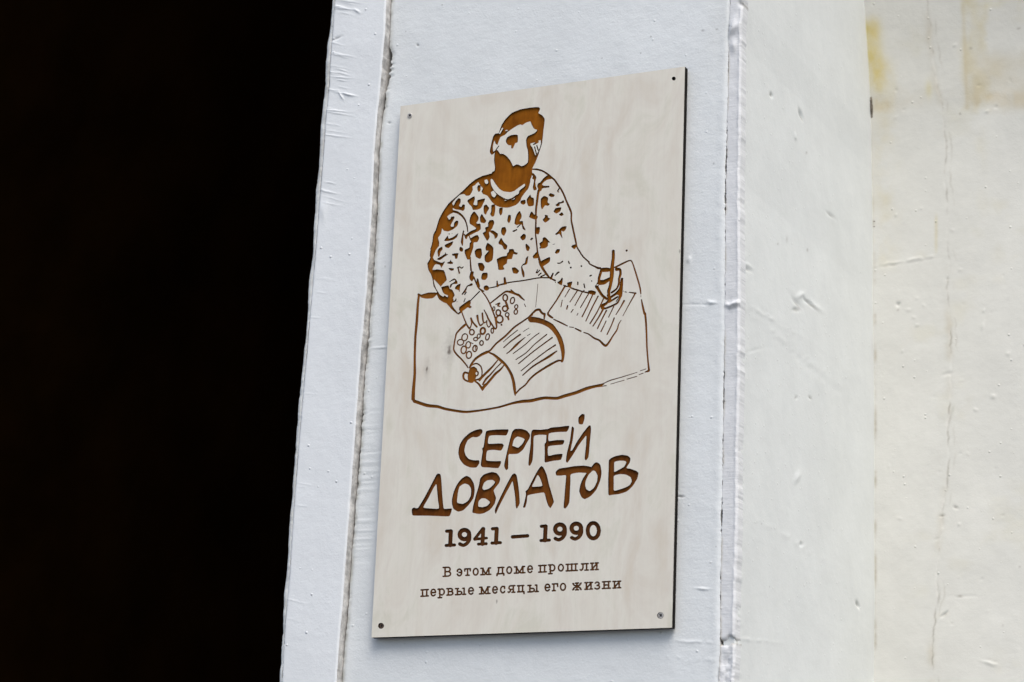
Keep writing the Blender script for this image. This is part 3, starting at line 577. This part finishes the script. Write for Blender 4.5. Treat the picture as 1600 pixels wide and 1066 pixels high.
# front panel: from the gap beside the casing to the crack at the corner bead
zz = zrange(ZLO, ZHI, .00105)
gy = [0, 80, 88, 110, 140, 150, 160, 180, 190, 300, 340, 400, 450, 500, 530, 560, 600, 640, 760, 780, 830, 860, 980, 1000, 1066]
gw = [.3, .3, 6.5, 8.5, 6.0, .5, 4.5, 1.6, .4, .6, 1.7, 1.4, 1.8, .6, 2.8, 1.6, 1.2, 2.6, 2.2, .8, 2.2, .6, 1.4, .5, .4]
gz = np.array([on_y(560, y, 0)[2] for y in gy]); o_ = np.argsort(gz)
gap = np.interp(zz, gz[o_], np.array(gw)[o_])*.00062
gap = np.maximum(.00015, gap*(1+1.3*fbm(zz*260, zz*0+3.3, 5)))
xl = eR(zz)+.0008+gap; xr = eK(zz)+.0006*fbm(zz*300, zz*0, 8)
ck = np.maximum(.00002, .0012*(fbm(zz*28, zz*0+9, 12)-.03)+.0009*fbm(zz*300, zz*0+4, 13))
NX = 420; s = np.linspace(0, 1, NX)
X = xl[:, None]*(1-s)+(xr-ck)[:, None]*s; Zg = np.repeat(zz[:, None], NX, 1); px, py = to_px(np.stack([X, X*0, Zg], -1))
h = .0008*fbm(X*9, Zg*9, 20)+.0002*fbm(X*55, Zg*70, 24)
h += -.0016*gauss((X-xl[:, None]), .0035)*(1+.5*fbm(X*40, Zg*90, 28)) - .0010*gauss(xr[:, None]-X, .0022)   # rounded paint at both edges
h += .0004*gauss(xr[:, None]-X-.006, .004)*(.6+fbm(X*20, Zg*60, 30))                                     # ridge along the bead
# horizontal drag marks close to the casing, lower half
h += .00055*vnoise(X*0+3, Zg*420, 33)*gauss(X-xl[:, None]-.012, .016)*sstep(600, 700, py)*(1-sstep(850, 900, py))
h += dips(px, py, [(652, 70.5, 2, 2, 0, -.0012), (608, 192, 2.2, 1.2, 0, -.0012), (596, 543, 16, 1.5, -5, .0008), (1095, 476, 34, 1.3, 1, -.0006), (1063, 776, 5, 1.2, 5, -.0015), (1112, 472, 6, 3, 0, .0016), (1088, 1003, 40, 2.2, 2, .0006), (1076, 407, 3, 5, 20, .0012), (1050, 112, 30, 2, -8, -.0005), (1085, 1030, 50, 4, 4, .0004), (1098, 920, 9, 1.4, 3, .0012)])
tint = np.ones(X.shape+(3,)); ed = gauss(X-xl[:, None], .0032)*np.clip(.45+1.6*fbm(X*60, Zg*130, 40), 0, 1)
tint = dark(tint, ed*.75, (.52, .50, .44)); tint = dark(tint, np.clip(dips(px, py, [(652, 70.5, 1.6, 1.2, 0, 1), (608, 192, 2, 1, 0, .7), (1063, 776, 5, 1.1, 5, .9), (1098, 48, 2.2, 1.4, 0, .6), (1120, 46, 1.6, 1.2, 0, .7)]), 0, 1), (.3, .28, .27))
tint *= (1+.03*fbm(X*6, Zg*3, 44))[..., None]*np.array([1, 1, 1])
warm = np.clip(fbm(X*5, Zg*4, 48)+.2, 0, 1)*sstep(1080, 1130, px)*(1-sstep(60, 180, py)); tint *= 1-warm[..., None]*np.array([0, .015, .05])
G = np.stack([X, -h, Zg], -1); P_(sheet('front_panel', G, (0, .016, 0), M['panel'], pil, tint, M['groove']))
# corner bead between the crack and the arris
NB = 34; s = np.linspace(0, 1, NB); xb = eB(zz)+.0012*fbm(zz*90, zz*0+2, 50)
X = (xr+ck)[:, None]*(1-s)+xb[:, None]*s; Zg = np.repeat(zz[:, None], NB, 1); px, py = to_px(np.stack([X, X*0, Zg], -1))
h = -.0009+.0009*s[None, :]**2+.0005*fbm(X*70, Zg*70, 52)-.004*np.clip(s[None, :]-.86, 0, 1)/.14*.5
h = h+.0004*gauss(s[None, :]-.86, .10)*(1+1.6*fbm(X*120, Zg*220, 56))
h = h+dips(px, py, [(1141, 1002, 9, 5, -12, -.010), (1128, 1004, 4, 3, 0, -.008), (1160, 8, 6, 4, 20, -.003), (1148, 40, 8, 12, 30, .0035), (1146, 70, 5, 9, 0, .002), (1147, 476, 12, 4, -8, .0035)])+.0022*fbm(X*110, Zg*110, 58)*sstep(1010, 1030, py)
tint = np.ones(X.shape+(3,))*np.array([.985, .975, .99]); tint = dark(tint, np.clip(dips(px, py, [(1143, 1001, 9, 5, -12, .9), (1128, 1004, 4, 3, 0, 1), (1160, 5, 7, 3, 20, .5)]), 0, 1), (.40, .37, .31))
tint = dark(tint, np.clip(gauss(s[None, :], .09)*(.2+2*fbm(X*0, Zg*40, 60)), 0, 1)*.6, (.62, .55, .42))
P_(sheet('corner_bead', np.stack([X, -h, Zg], -1), (0, .014, 0), M['bead'], pil, tint))
# right-hand return of the pilaster, running back to the wall
NY = 230; s = np.linspace(0, 1, NY); zz2 = zrange(ZLO, ZHI, .0016); Zg = np.repeat(zz2[:, None], NY, 1)
y0 = .0035; Yg = np.repeat((y0+(DEPTH-y0+.02)*s)[None, :], len(zz2), 0); xe = (eB(zz2)-.0006)[:, None]; px, py = to_px(np.stack([xe+Yg*0, Yg, Zg], -1))
h = .0010*fbm(Yg*7, Zg*5, 70)+.0002*fbm(Yg*60, Zg*60, 74)
h += -.0012*gauss(Yg-y0, .004)+.0009*gauss(Yg-y0-.010, .007)*(.4+fbm(Yg*40, Zg*150, 75))
h += dips(px, py, [(1245, 472, 12, 3, 52, -.0014), (1252, 462, 6, 4, -30, .0014), (1264, 474, 12, 2.2, 42, -.0018), (1244, 484, 5, 3, 0, -.0014), (1275, 478, 12, 4, 40, .0010),
                   (1235, 540, 95, 5, 38, .0004), (1262, 572, 80, 6, 40, -.0003), (1205, 498, 40, 3, 30, .0008), (1166, 420, 9, 2.2, 28, -.0014), (1168, 414, 7, 2, 28, .0008), (1298, 336, 9, 2, 40, -.001), (1178, 548, 11, 1.5, -15, -.0005), (1265, 622, 3, 2, 45, -.0008), (1244, 622, 2, 2, 45, -.0008),
                   (1251, 178, 2, 8, -20, -.003), (1205, 148, 2, 3.5, -20, -.002), (1246, 745, 4, 9, 22, .0013), (1340, 943, 2, 5, -25, -.003), (1252, 850, 3, 3, 0, -.0015), (1243, 215, 2, 6, -10, .001), (1180, 1000, 34, 2.2, 6, .0006), (1230, 840, 60, 5, 30, .0004)])
h += .003*(sstep(.85, 1, s)[None, :])*gauss(py-60, 160)
tint = np.ones(X.shape[:0]+Yg.shape+(3,))
tint = dark(tint, np.clip(dips(px, py, [(1246, 475, 9, 1.6, 52, .6), (1266, 476, 10, 1.4, 42, .7), (1245, 484, 5, 3, 0, .55), (1166, 421, 8, 1.6, 28, .6), (1299, 338, 7, 1.2, 40, .5), (1251, 180, 1.3, 7, -22, .9), (1205, 148, 1.2, 2.8, -20, .8), (1260, 238, 1.2, 2, 0, .6), (1266, 622, 3, 1.6, 45, .6), (1243, 622, 1.6, 1.6, 45, .6), (1230, 372, 1.5, 5, 0, .35), (1262, 392, 1.2, 2.5, 0, .6), (1216, 381, 1.2, 1.2, 0, .6), (1340, 943, 1.6, 5, -25, .45), (1251, 847, 1.5, 2, 0, .4)]), 0, 1), (.42, .40, .36))
tint *= 1-(np.clip(fbm(Yg*4, Zg*3, 78)*.5+.35, 0, 1)*sstep(.35, 1, s)[None, :])[..., None]*np.array([.0, .008, .05])
P_(sheet('side_panel', np.stack([xe+h-.0003, Yg, Zg], -1), (-.012, 0, 0), M['side'], pil, tint))

# --- casing board round the opening, with its cracked outer lip
cas = thing('opening_casing', (float(eR(2.3))-.03, 0, 0), 'narrow white painted board with ragged cracked edge beside the dark opening', 'casing'); CO = np.array([float(eR(2.3))-.03, 0, 0])
def C_(o): o.location = -Vector(CO); return o
zz3 = zrange(ZLO, ZHI, .0008)
xc = eC(zz3)+.0004*fbm(zz3*400, zz3*0, 80); gp = np.maximum(.00003, .0012*(fbm(zz3*34, zz3*0+6, 82)+.26)+.0007*fbm(zz3*330, zz3*0+1, 84))
xr3 = eR(zz3)+.0006*fbm(zz3*110, zz3*0+7, 86)
NC = 92; s = np.linspace(0, 1, NC); X = (xc+gp)[:, None]*(1-s)+xr3[:, None]*s; Zg = np.repeat(zz3[:, None], NC, 1); px, py = to_px(np.stack([X, X*0+CAS_Y, Zg], -1))
u = X-xc[:, None]
h = .0005*fbm(X*14, Zg*10, 88)+.00015*fbm(X*80, Zg*80, 90)-.0009*gauss(u, .0014)-.0011*gauss(xr3[:, None]-X, .0012)
for k in range(46):                                # sagging wrinkles of thick paint running out from the crack
    yk = RNG.uniform(0, 340) if k < 36 else RNG.uniform(340, 1066); L = RNG.uniform(7, 20); xk = np.interp(yk, [a for a, _ in T_C], [b for _, b in T_C])+RNG.uniform(2, 24)
    h += dips(px, py, [(xk, yk, L, RNG.uniform(.7, 1.3), RNG.uniform(4, 16), RNG.uniform(.0002, .0007)*(1 if k < 36 else .4))])
h += dips(px, py, [(533, 150, 6, 1, 60, .0015), (545, 148, 9, 1.2, 12, .0013), (526, 60, 8, 2, -20, -.001), (558, 17, 5, 1.6, 30, .0012), (505, 322, 7, 14, 0, .0012)])
tint = np.ones(X.shape+(3,)); tint = dark(tint, gauss(u, .0011)*np.clip(.35+2.2*fbm(X*0, Zg*55, 92), 0, 1)*.85, (.32, .32, .31))  # board tint darkened along the crack, in broken stretches
tint = dark(tint, np.clip(dips(px, py, [(521, 12, 2.5, 5, 0, .7), (527, 60, 6, 1.4, -20, .4), (513, 124, 2, 4, 0, .5)]), 0, 1), (.45, .45, .42))
C_(sheet('board', np.stack([X, CAS_Y-h, Zg], -1), (0, .024, 0), M['casing'], cas, tint, M['groove']))
chip = np.clip(fbm(zz3*17, zz3*0+8, 97), 0, 1); xl3 = eL(zz3)+.0014*fbm(zz3*38, zz3*0+3, 94)+.0022*chip*fbm(zz3*240, zz3*0+8, 96)
NL = 14; s = np.linspace(0, 1, NL); X = xl3[:, None]*(1-s)+(xc-.00003)[:, None]*s; Zg = np.repeat(zz3[:, None], NL, 1)
h = -.0012+.0012*fbm(X*60, Zg*90, 98)-.0022*(1-s[None, :])**2
tint = np.ones(X.shape+(3,))*np.array([.97, .955, .92]); tint = dark(tint, np.clip(.9*fbm(X*50, Zg*60, 99)-.05, 0, 1), (.7, .64, .55))
C_(sheet('cracked_lip', np.stack([X, CAS_Y-h, Zg], -1), (.002, .018, 0), M['casing'], cas, tint, M['groove']))
# the reveal behind the casing
x_in = float(eL(2.35))+.004
cv, cf = box_data(x_in+.006, xl0-.001, .0145, DEPTH+.12, 0, 4.0); C_(mesh_obj('reveal', cv, cf, M['core'], cas))

# --- wall to the right of the pilaster
wal = thing('building_wall', (1.4, DEPTH, 0), 'cream painted plaster wall with yellow damp stains and a wandering vertical crack', 'wall'); WO = np.array([1.4, DEPTH, 0])
def W_(o): o.location = -Vector(WO); return o
XR0 = XB-.012; XR1 = on_y(1600, 533, DEPTH)[0]+.12
xs = np.concatenate([np.linspace(XR0, XR1, 250), np.linspace(XR1, 2.9, 14)[1:]]); zz4 = zrange(ZLO-.02, ZHI+.06, .0016, zmax=4.0)
Xg, Zg = np.meshgrid(xs, zz4); px, py = to_px(np.stack([Xg, Xg*0+DEPTH, Zg], -1))
seam = np.interp(py, [-200, 0, 40, 60, 100, 150, 200, 260, 330, 420, 480, 560, 600, 640, 700, 760, 900, 930, 960, 1000, 1300], [1458, 1461, 1460, 1463, 1464, 1474, 1478, 1479, 1480, 1482, 1484, 1486, 1486, 1484, 1482, 1478, 1463, 1464, 1461, 1459, 1455])+4*fbm(py/46, py*0, 110)+2.0*fbm(py/9, py*0, 112)
lean = np.clip((Zg-on_y(1366, 330, DEPTH)[2]), 0, 1); h = .27*lean**1.55*np.exp(-np.clip(Xg-XB, 0, 9)/.9)      # the plaster swells forward towards the cornice
h += .0016*fbm(Xg*6, Zg*5, 114)+.0003*fbm(Xg*50, Zg*50, 118)
lap = sstep(-1.6, 1.6, px-seam); amp = np.clip(.55+1.4*fbm(px/90, py/70, 120), .08, 1)
h += -.0005*lap*amp*np.exp(-np.clip(px-seam, 0, 999)/60)-.0008*gauss(px-seam, 1.6)*amp*np.clip(.4+2*fbm(px*0, py/18, 122), 0, 1)
h += dips(px, py, [(1415, 408, 46, 2.2, -9, .0012), (1410, 412, 46, 2.2, -9, -.0007), (1480, 585, 7, 2.5, -10, -.0008), (1484, 652, 3, 10, 15, -.0015), (1535, 512, 2, 6, 8, .0008), (1493, 793, 4, 1.8, 20, -.0014), (1472, 806, 4, 1.5, 0, -.001), (1508, 932, 18, 1.3, 0, -.0006), (1546, 1036, 11, 2.5, 14, .0013), (1545, 1033, 10, 1.5, 10, -.0008), (1476, 960, 6, 1.5, -40, -.002), (1403, 475, 3, 3, 0, -.002), (1552, 620, 4, 3, 0, .001), (1575, 552, 3, 3, 0, .0008)])
for k in range(60): h += dips(px, py, [(RNG.uniform(1375, 1600), RNG.uniform(0, 1066), RNG.uniform(1.5, 4), RNG.uniform(1.2, 2.2), RNG.uniform(-40, 40), RNG.uniform(-.0008, .0011))])
tint = np.ones(Xg.shape+(3,))
wob = fbm(px/22, py/26, 130)
def bx(x0, x1, y0, y1, s_=6):
  s_ = s_*1.7
  px_, py_ = px+9*fbm(px/34, py/30, 160)+3*fbm(px/9, py/9, 164), py+11*fbm(px/30, py/40, 168)+3*fbm(px/8, py/9, 172)
  return sstep(x0-s_, x0+s_, px_)*(1-sstep(x1-s_, x1+s_, px_))*sstep(y0-s_, y0+s_, py_)*(1-sstep(y1-s_, y1+s_, py_))
def stain(m, c): 
    global tint
    m = np.clip(m, 0, 1); tint = tint*(1-m[..., None]*(1-np.array(c)))
wob = fbm(px/22, py/26, 130); wob2 = fbm(px/60, py/40, 134); fine = fbm(px/9, py/14, 138)
stain(bx(1340, 1700, -400, 170, 6)*np.clip(.75+.6*wob2, 0, 1), (.945, .94, .93))
stain(gauss(px-1366-(py-60)*.17-6*wob, 15)*sstep(28, 52, py+14*wob)*(1-sstep(120, 160, py+20*wob))*np.clip(.95+.7*wob2+.4*fine, .3, 1), (.96, .83, .40))
stain(0*bx(1352, 1390-6, 44, 132, 7)*np.clip(1.0+1.0*wob, 0, 1)*gauss(px-1370-(py-60)*.06, 24), (.98, .87, .50))
stain(gauss(px-1377, 9)*gauss(py-58, 20)*np.clip(.7+wob, 0, 1)*.7, (.98, .87, .50))
stain(.5*bx(1362, 1402, 100, 176, 8)*np.clip(.7+1.1*wob+.4*fine, 0, 1), (.96, .87, .60)); stain(bx(1362, 1400, 158, 178, 5)*np.clip(.5+1.2*wob, 0, 1), (.90, .82, .68))
stain(bx(1366, 1398, 175, 420, 12)*np.clip(.35+1.1*wob, 0, 1), (.97, .93, .82)); stain(bx(1400, 1450, 150, 176, 8)*np.clip(.3+wob, 0, 1), (.94, .90, .83))
m_ = bx(1511, 1548, 14, 178, 4)*np.clip(.45+.9*wob+.2*sstep(60, 160, py), 0, 1); stain(m_, (.93, .88, .74))
stain(bx(1513, 1640, 90, 172, 9)*np.clip(.6+.8*wob2, 0, 1), (.92, .87, .77)); stain(bx(1513, 1640, 150, 174, 6)*np.clip(.3+wob, 0, 1), (.93, .85, .72)); stain(bx(1513, 1600, 8, 26, 4)*np.clip(.2+wob, 0, 1), (.93, .88, .70)); stain(gauss(px-1514, 3)*bx(1500, 1530, 20, 176, 4)*.5, (.90, .83, .66))
stain(bx(1526, 1540, 180, 330, 8)*np.clip(.2+wob, 0, 1)*.8, (.95, .92, .82)); stain(gauss(px-1463, 2.5)*bx(1455, 1470, 335, 395, 6)*.8, (.93, .86, .66)); stain(gauss(px-1456, 5)*gauss(py-145, 12), (.95, .9, .7))
stain(sstep(.15, .75, wob2)*.8*sstep(1380, 1440, px), (.97, .955, .90))
stain(gauss(px-seam, 1.3)*np.clip(.3+1.6*fbm(px*0, py/22, 140), 0, 1)*.75, (.52, .49, .45)); stain(gauss(px-seam-9-5*fbm(px*0, py/40, 155), 1.4)*np.clip(2*fbm(px*0, py/28, 157), 0, 1)*.5, (.70, .67, .62)); cl = px-np.interp(py, [0, 60, 150, 270, 400, 600, 1066], [1343, 1349, 1357.5, 1362, 1365.5, 1367, 1367]); stain(gauss(cl-1, 2.2)*np.clip(.2+1.1*fbm(px*0, py/25, 150)+.5*fbm(px*0, py/6, 152), 0, 1)*.7, (.64, .58, .48)); stain(gauss(px-seam+3, 6)*np.clip(.1+fbm(px*0, py/60, 142), 0, 1), (.82, .76, .66))
stain(np.clip(dips(px, py, [(1484, 654, 2, 8, 12, .45), (1493, 793, 3, 1.4, 20, .6), (1472, 806, 4, 1.2, 0, .6), (1466, 940, 2, 10, 10, .4), (1477, 961, 5, 1.3, -35, .5), (1500, 932, 4, 2, 0, .5), (1403, 484, 1.6, 1.6, 0, .6), (1503, 182, 1.6, 1.4, 0, .8), (1523, 83, 2.4, 1.4, 0, .6), (1363, 86, 1.4, 1.4, 0, .8), (1345, 82, 1.6, 1.6, 0, .6), (1598, 53, 3, 1.4, 0, .6), (1447, 300, 1.5, 10, 0, .0), (1593, 886, 1.5, 1.5, 0, .5), (1567, 977, 1.6, 1.6, 0, .4)]), 0, 1), (.38, .34, .3))
W_(sheet('plaster', np.stack([Xg, DEPTH-h, Zg], -1), (0, .05, 0), M['wall'], wal, tint))
# dried dirt packed in the open joint between pilaster and wall
jm = thing_j = None
rows = []
for (ya, yb, w) in ((148, 194, .0024), (336, 362, .0013)):
    rows.append((ya, yb, w))
corner = np.array([np.interp(0, [0], [0])])
def corner_pt(y):                                  # foremost line where the swelling wall meets the side panel
    X0 = XB+.001
    q = on_x(1366, y, X0); z = q[2]
    le = max(z-on_y(1366, 330, DEPTH)[2], 0); return X0, DEPTH-.27*le**1.55, z
JV, JF = [], []
for (ya, yb, w) in rows:
    n = max(4, int((yb-ya)/4)); base = len(JV)
    for k in range(n+1):
        t_ = k/n; X0, yy, z = corner_pt(ya+(yb-ya)*t_); ww = w*(max(.01, math.sin(math.pi*t_)**1.2))*(1+.5*float(RNG.uniform(-1, 1)))*.75
        ww *= .42; JV += [(X0-.002, yy+.001-ww*3.4, z), (X0+ww*.4, yy+.0006-ww*2.4, z), (X0+ww*1.3, yy+.0006-ww*.6, z), (X0-.004, yy+.01, z)]
    for k in range(n):
        a = base+4*k
        for j in range(3): JF.append((a+j, a+j+1, a+j+5, a+j+4))
M['joint_dirt'] = plain('joint_dirt', (.15, .13, .10), .95, .5, 200)
W_(mesh_obj('joint_dirt', JV, JF, M['joint_dirt'], wal))

# --- dark passage behind the opening
pas = thing('gateway_passage', (-1.0, 3, 0), 'dark unlit passage opening beside the white pilaster', 'passage'); QO = Vector((-1.0, 3, 0))
def part(name, b, m):
    v, f = box_data(*b); o = mesh_obj(name, v, f, m, pas); o.location = -QO; return o
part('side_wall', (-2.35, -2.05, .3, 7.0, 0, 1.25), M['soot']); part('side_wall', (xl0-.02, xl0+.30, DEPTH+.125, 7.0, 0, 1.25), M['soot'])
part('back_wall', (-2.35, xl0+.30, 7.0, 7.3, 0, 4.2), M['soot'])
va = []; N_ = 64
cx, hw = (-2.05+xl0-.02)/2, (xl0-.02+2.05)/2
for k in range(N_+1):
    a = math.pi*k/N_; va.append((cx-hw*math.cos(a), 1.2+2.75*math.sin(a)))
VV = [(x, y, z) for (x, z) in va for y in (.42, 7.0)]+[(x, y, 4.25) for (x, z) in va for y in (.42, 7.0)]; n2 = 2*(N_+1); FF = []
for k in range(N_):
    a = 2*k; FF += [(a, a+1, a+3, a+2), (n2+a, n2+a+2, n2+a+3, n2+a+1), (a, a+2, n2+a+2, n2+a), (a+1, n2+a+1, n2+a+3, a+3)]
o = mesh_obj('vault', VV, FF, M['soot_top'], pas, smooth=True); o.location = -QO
# facade on the far side of the opening and above it
fac = thing('facade_wall', (-2.6, .2, 0), 'white painted facade wall across the dark opening', 'wall'); FO = Vector((-2.6, .2, 0))
for nm, b in (('pier', (-3.6, -2.0, .0, .298, 0, 4.0)), ('lintel', (-3.6, XB-.02, .02, .42, 4.003, 5.2)), ('lintel', (XB-.018, 2.9, DEPTH-.30, DEPTH+.1, 4.003, 5.2))):
    v, f = box_data(*b); o = mesh_obj(nm, v, f, M['panel'], fac); o.location = -FO
    a = o.data.attributes.new('tint', 'FLOAT_COLOR', 'POINT'); a.data.foreach_set('color', np.ones(len(v)*4))
v, f = [(-40, -60, 0), (40, -60, 0), (40, 12, 0), (-40, 12, 0)], [(0, 1, 2, 3)]
tag(mesh_obj('pavement', v, f, M['asphalt']), 'grey pavement at the foot of the wall', 'ground', kind='structure')

# ================================================================ the plaque: contour the engraving and cut it into the board
def contour():
    Fd = FIELD+.10*GST*0; ins = Fd < 0; ny, nx = Fd.shape
    hx = ins[:, :-1] != ins[:, 1:]; vy = ins[:-1] != ins[1:]
    idh = np.full(hx.shape, -1); idv = np.full(vy.shape, -1)
    jj, ii = np.nonzero(hx); a, b = Fd[jj, ii], Fd[jj, ii+1]; t = np.clip(a/(a-b), .1, .9); PH = np.stack([GX0+(ii+t)*GST, GY0+jj*GST], 1); idh[jj, ii] = np.arange(len(jj))
    j2, i2 = np.nonzero(vy); a, b = Fd[j2, i2], Fd[j2+1, i2]; t = np.clip(a/(a-b), .1, .9); PV = np.stack([GX0+i2*GST, GY0+(j2+t)*GST], 1); idv[j2, i2] = len(jj)+np.arange(len(j2))
    T_, B_, L_, R_ = idh[:-1, :], idh[1:, :], idv[:, :-1], idv[:, 1:]
    cnt = (T_ >= 0).astype(int)+(B_ >= 0)+(L_ >= 0)+(R_ >= 0); E = []
    m = cnt == 2; st = np.stack([T_[m], B_[m], L_[m], R_[m]], 1); st = np.sort(st, 1)[:, 2:]; E.append(st)
    m = cnt == 4; tl = ins[:-1, :-1][m]; a = np.stack([T_[m], np.where(tl, L_[m], R_[m])], 1); b = np.stack([B_[m], np.where(tl, R_[m], L_[m])], 1); E += [a, b]
    return np.concatenate([PH, PV]), np.concatenate(E)
CP, CE = contour()
n0 = len(CP)
def inv_px(u, v):                                  # board corner in photograph coordinates
    return to_px(np.array([u, FRONT, PL_Z+v]))
quad = np.array([inv_px(0, 0), inv_px(PL_W, 0), inv_px(PL_W, PL_H), inv_px(0, PL_H)])
pts = np.concatenate([CP, quad]); edges = np.concatenate([CE, [[n0, n0+1], [n0+1, n0+2], [n0+2, n0+3], [n0+3, n0]]])
r = delaunay_2d_cdt([Vector(p) for p in pts], [tuple(map(int, e)) for e in edges], [], 0, 1e-6)
V2 = np.array([tuple(v) for v in r[0]]); TR = np.array([f for f in r[2] if len(f) == 3])
cen = V2[TR].mean(1); gx = (cen[:, 0]-GX0)/GST; gyy = (cen[:, 1]-GY0)/GST
ix = np.clip(gx.astype(int), 0, GNX-2); iy = np.clip(gyy.astype(int), 0, GNY-2); fx = np.clip(gx-ix, 0, 1); fy = np.clip(gyy-iy, 0, 1)
val = (FIELD[iy, ix]*(1-fx)+FIELD[iy, ix+1]*fx)*(1-fy)+(FIELD[iy+1, ix]*(1-fx)+FIELD[iy+1, ix+1]*fx)*fy
cut = val < 0
lab = LABEL[np.clip(np.rint(gyy).astype(int), 0, GNY-1), np.clip(np.rint(gx).astype(int), 0, GNX-1)]
e1, e2 = V2[TR[:, 1]]-V2[TR[:, 0]], V2[TR[:, 2]]-V2[TR[:, 0]]; flip = (e1[:, 0]*e2[:, 1]-e1[:, 1]*e2[:, 0]) > 0     # photo y runs down
TR[flip] = TR[flip][:, ::-1]
W3 = np.array([on_y(x, y, FRONT) for x, y in V2])
pl = thing('memorial_plaque', tuple(ORG), 'pale birch plywood plaque with burnt portrait and lettering screwed to the white pilaster', 'plaque')
top = TR[~cut]; used = np.unique(top); remap = np.full(len(V2), -1); remap[used] = np.arange(len(used))
bo = mesh_obj('board', W3[used], remap[top], M['birch'], pl, origin=ORG)
# its charred cut edge and its back
TH = .008
c4 = [np.array([u, 0, PL_Z+v]) for u, v in ((0, 0), (PL_W, 0), (PL_W, PL_H), (0, PL_H))]
ev = [c+np.array([0, FRONT, 0]) for c in c4]+[c+np.array([0, FRONT+TH, 0]) for c in c4]
mesh_obj('charred_edge', ev, [(1, 0, 4, 5), (2, 1, 5, 6), (3, 2, 6, 7), (0, 3, 7, 4), (4, 7, 6, 5)], M['burn_edge'], pl, origin=ORG)
# engraved parts: floor of the cut plus its burnt sides
ed_own = {}
for t, tri in enumerate(TR):
    for k in range(3): ed_own.setdefault((min(tri[k], tri[(k+1) % 3]), max(tri[k], tri[(k+1) % 3])), []).append(t)
tri_l = {}
for t in np.nonzero(cut)[0]: tri_l.setdefault(int(lab[t]), []).append(t)
for gid, (name, mk, label) in enumerate(GROUPS):
    ts = tri_l.get(gid)
    if not ts: continue
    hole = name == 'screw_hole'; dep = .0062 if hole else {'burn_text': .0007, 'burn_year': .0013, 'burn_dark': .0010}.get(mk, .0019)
    T3 = TR[ts]; us = np.unique(T3); rm = {int(u): k for k, u in enumerate(us)}
    Vf = W3[us]+np.array([0, dep, 0]); Vt = W3[us]-np.array([0, .00001, 0])*0; n = len(us)
    F3 = [[rm[int(a)] for a in tri] for tri in T3]; mi = [0]*len(F3)
    for t, tri in zip(ts, T3):
        for k in range(3):
            a, b = int(tri[k]), int(tri[(k+1) % 3]); ow = ed_own[(min(a, b), max(a, b))]
            if any(not cut[q] for q in ow): F3.append([rm[a], rm[b], n+rm[b], n+rm[a]]); mi.append(1)
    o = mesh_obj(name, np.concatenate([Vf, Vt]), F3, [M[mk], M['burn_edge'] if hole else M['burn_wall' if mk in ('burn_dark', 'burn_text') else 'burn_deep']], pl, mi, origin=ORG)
    if label: o['label'] = label
# screws sunk in the four corner holes
def lathe(prof, n=28): 
    V = [(r_*math.cos(2*math.pi*k/n), y, r_*math.sin(2*math.pi*k/n)) for r_, y in prof for k in range(n)]; F = []
    for j in range(len(prof)-1):
        for k in range(n): F.append((j*n+k, j*n+(k+1) % n, (j+1)*n+(k+1) % n, (j+1)*n+k))
    return V, F
for i, ((sx, sy), rad, sink, mt) in enumerate(zip(SCREWS, (.0032, .0018, .0032, .0029), (-.0008, .0040, .0004, .0008), ('steel', 'rusty', 'steel', 'rusty'))):
    q = on_y(sx, sy, FRONT); y0 = FRONT+sink
    V, F = lathe([(rad*.36, y0+.0011), (rad*.40, y0+.0001), (rad*.86, y0), (rad, y0+.0004), (rad*.62, y0+.0030), (rad*.55, .003)])
    o = mesh_obj('screw', np.array(V)+np.array([q[0], 0, q[2]]), F, M[mt], pl, smooth=True, origin=ORG)
    if i == 1: o['label'] = 'dark screw sunk deep in its hole'
    cr = []; cfs = []
    for a in (0, math.pi/2):
        c_, s_ = math.cos(a+.4+i), math.sin(a+.4+i); L, w = rad*.52, rad*.15; b = len(cr)
        for (u_, v_) in ((-L, -w), (L, -w), (L, w), (-L, w)): cr.append((q[0]+u_*c_-v_*s_, y0-.00006-(0.00002 if a else 0), q[2]+u_*s_+v_*c_))
        cfs.append((b, b+1, b+2, b+3))
    V, F = lathe([(0.00001, y0+.00105), (rad*.36, y0+.00105)], 14); b = len(cr); cr += [(v[0]+q[0], v[1], v[2]+q[2]) for v in V]; cfs += [tuple(b+k for k in f) for f in F]
    mesh_obj('recess', np.array(cr), cfs, M['dark_recess'], o, origin=ORG)
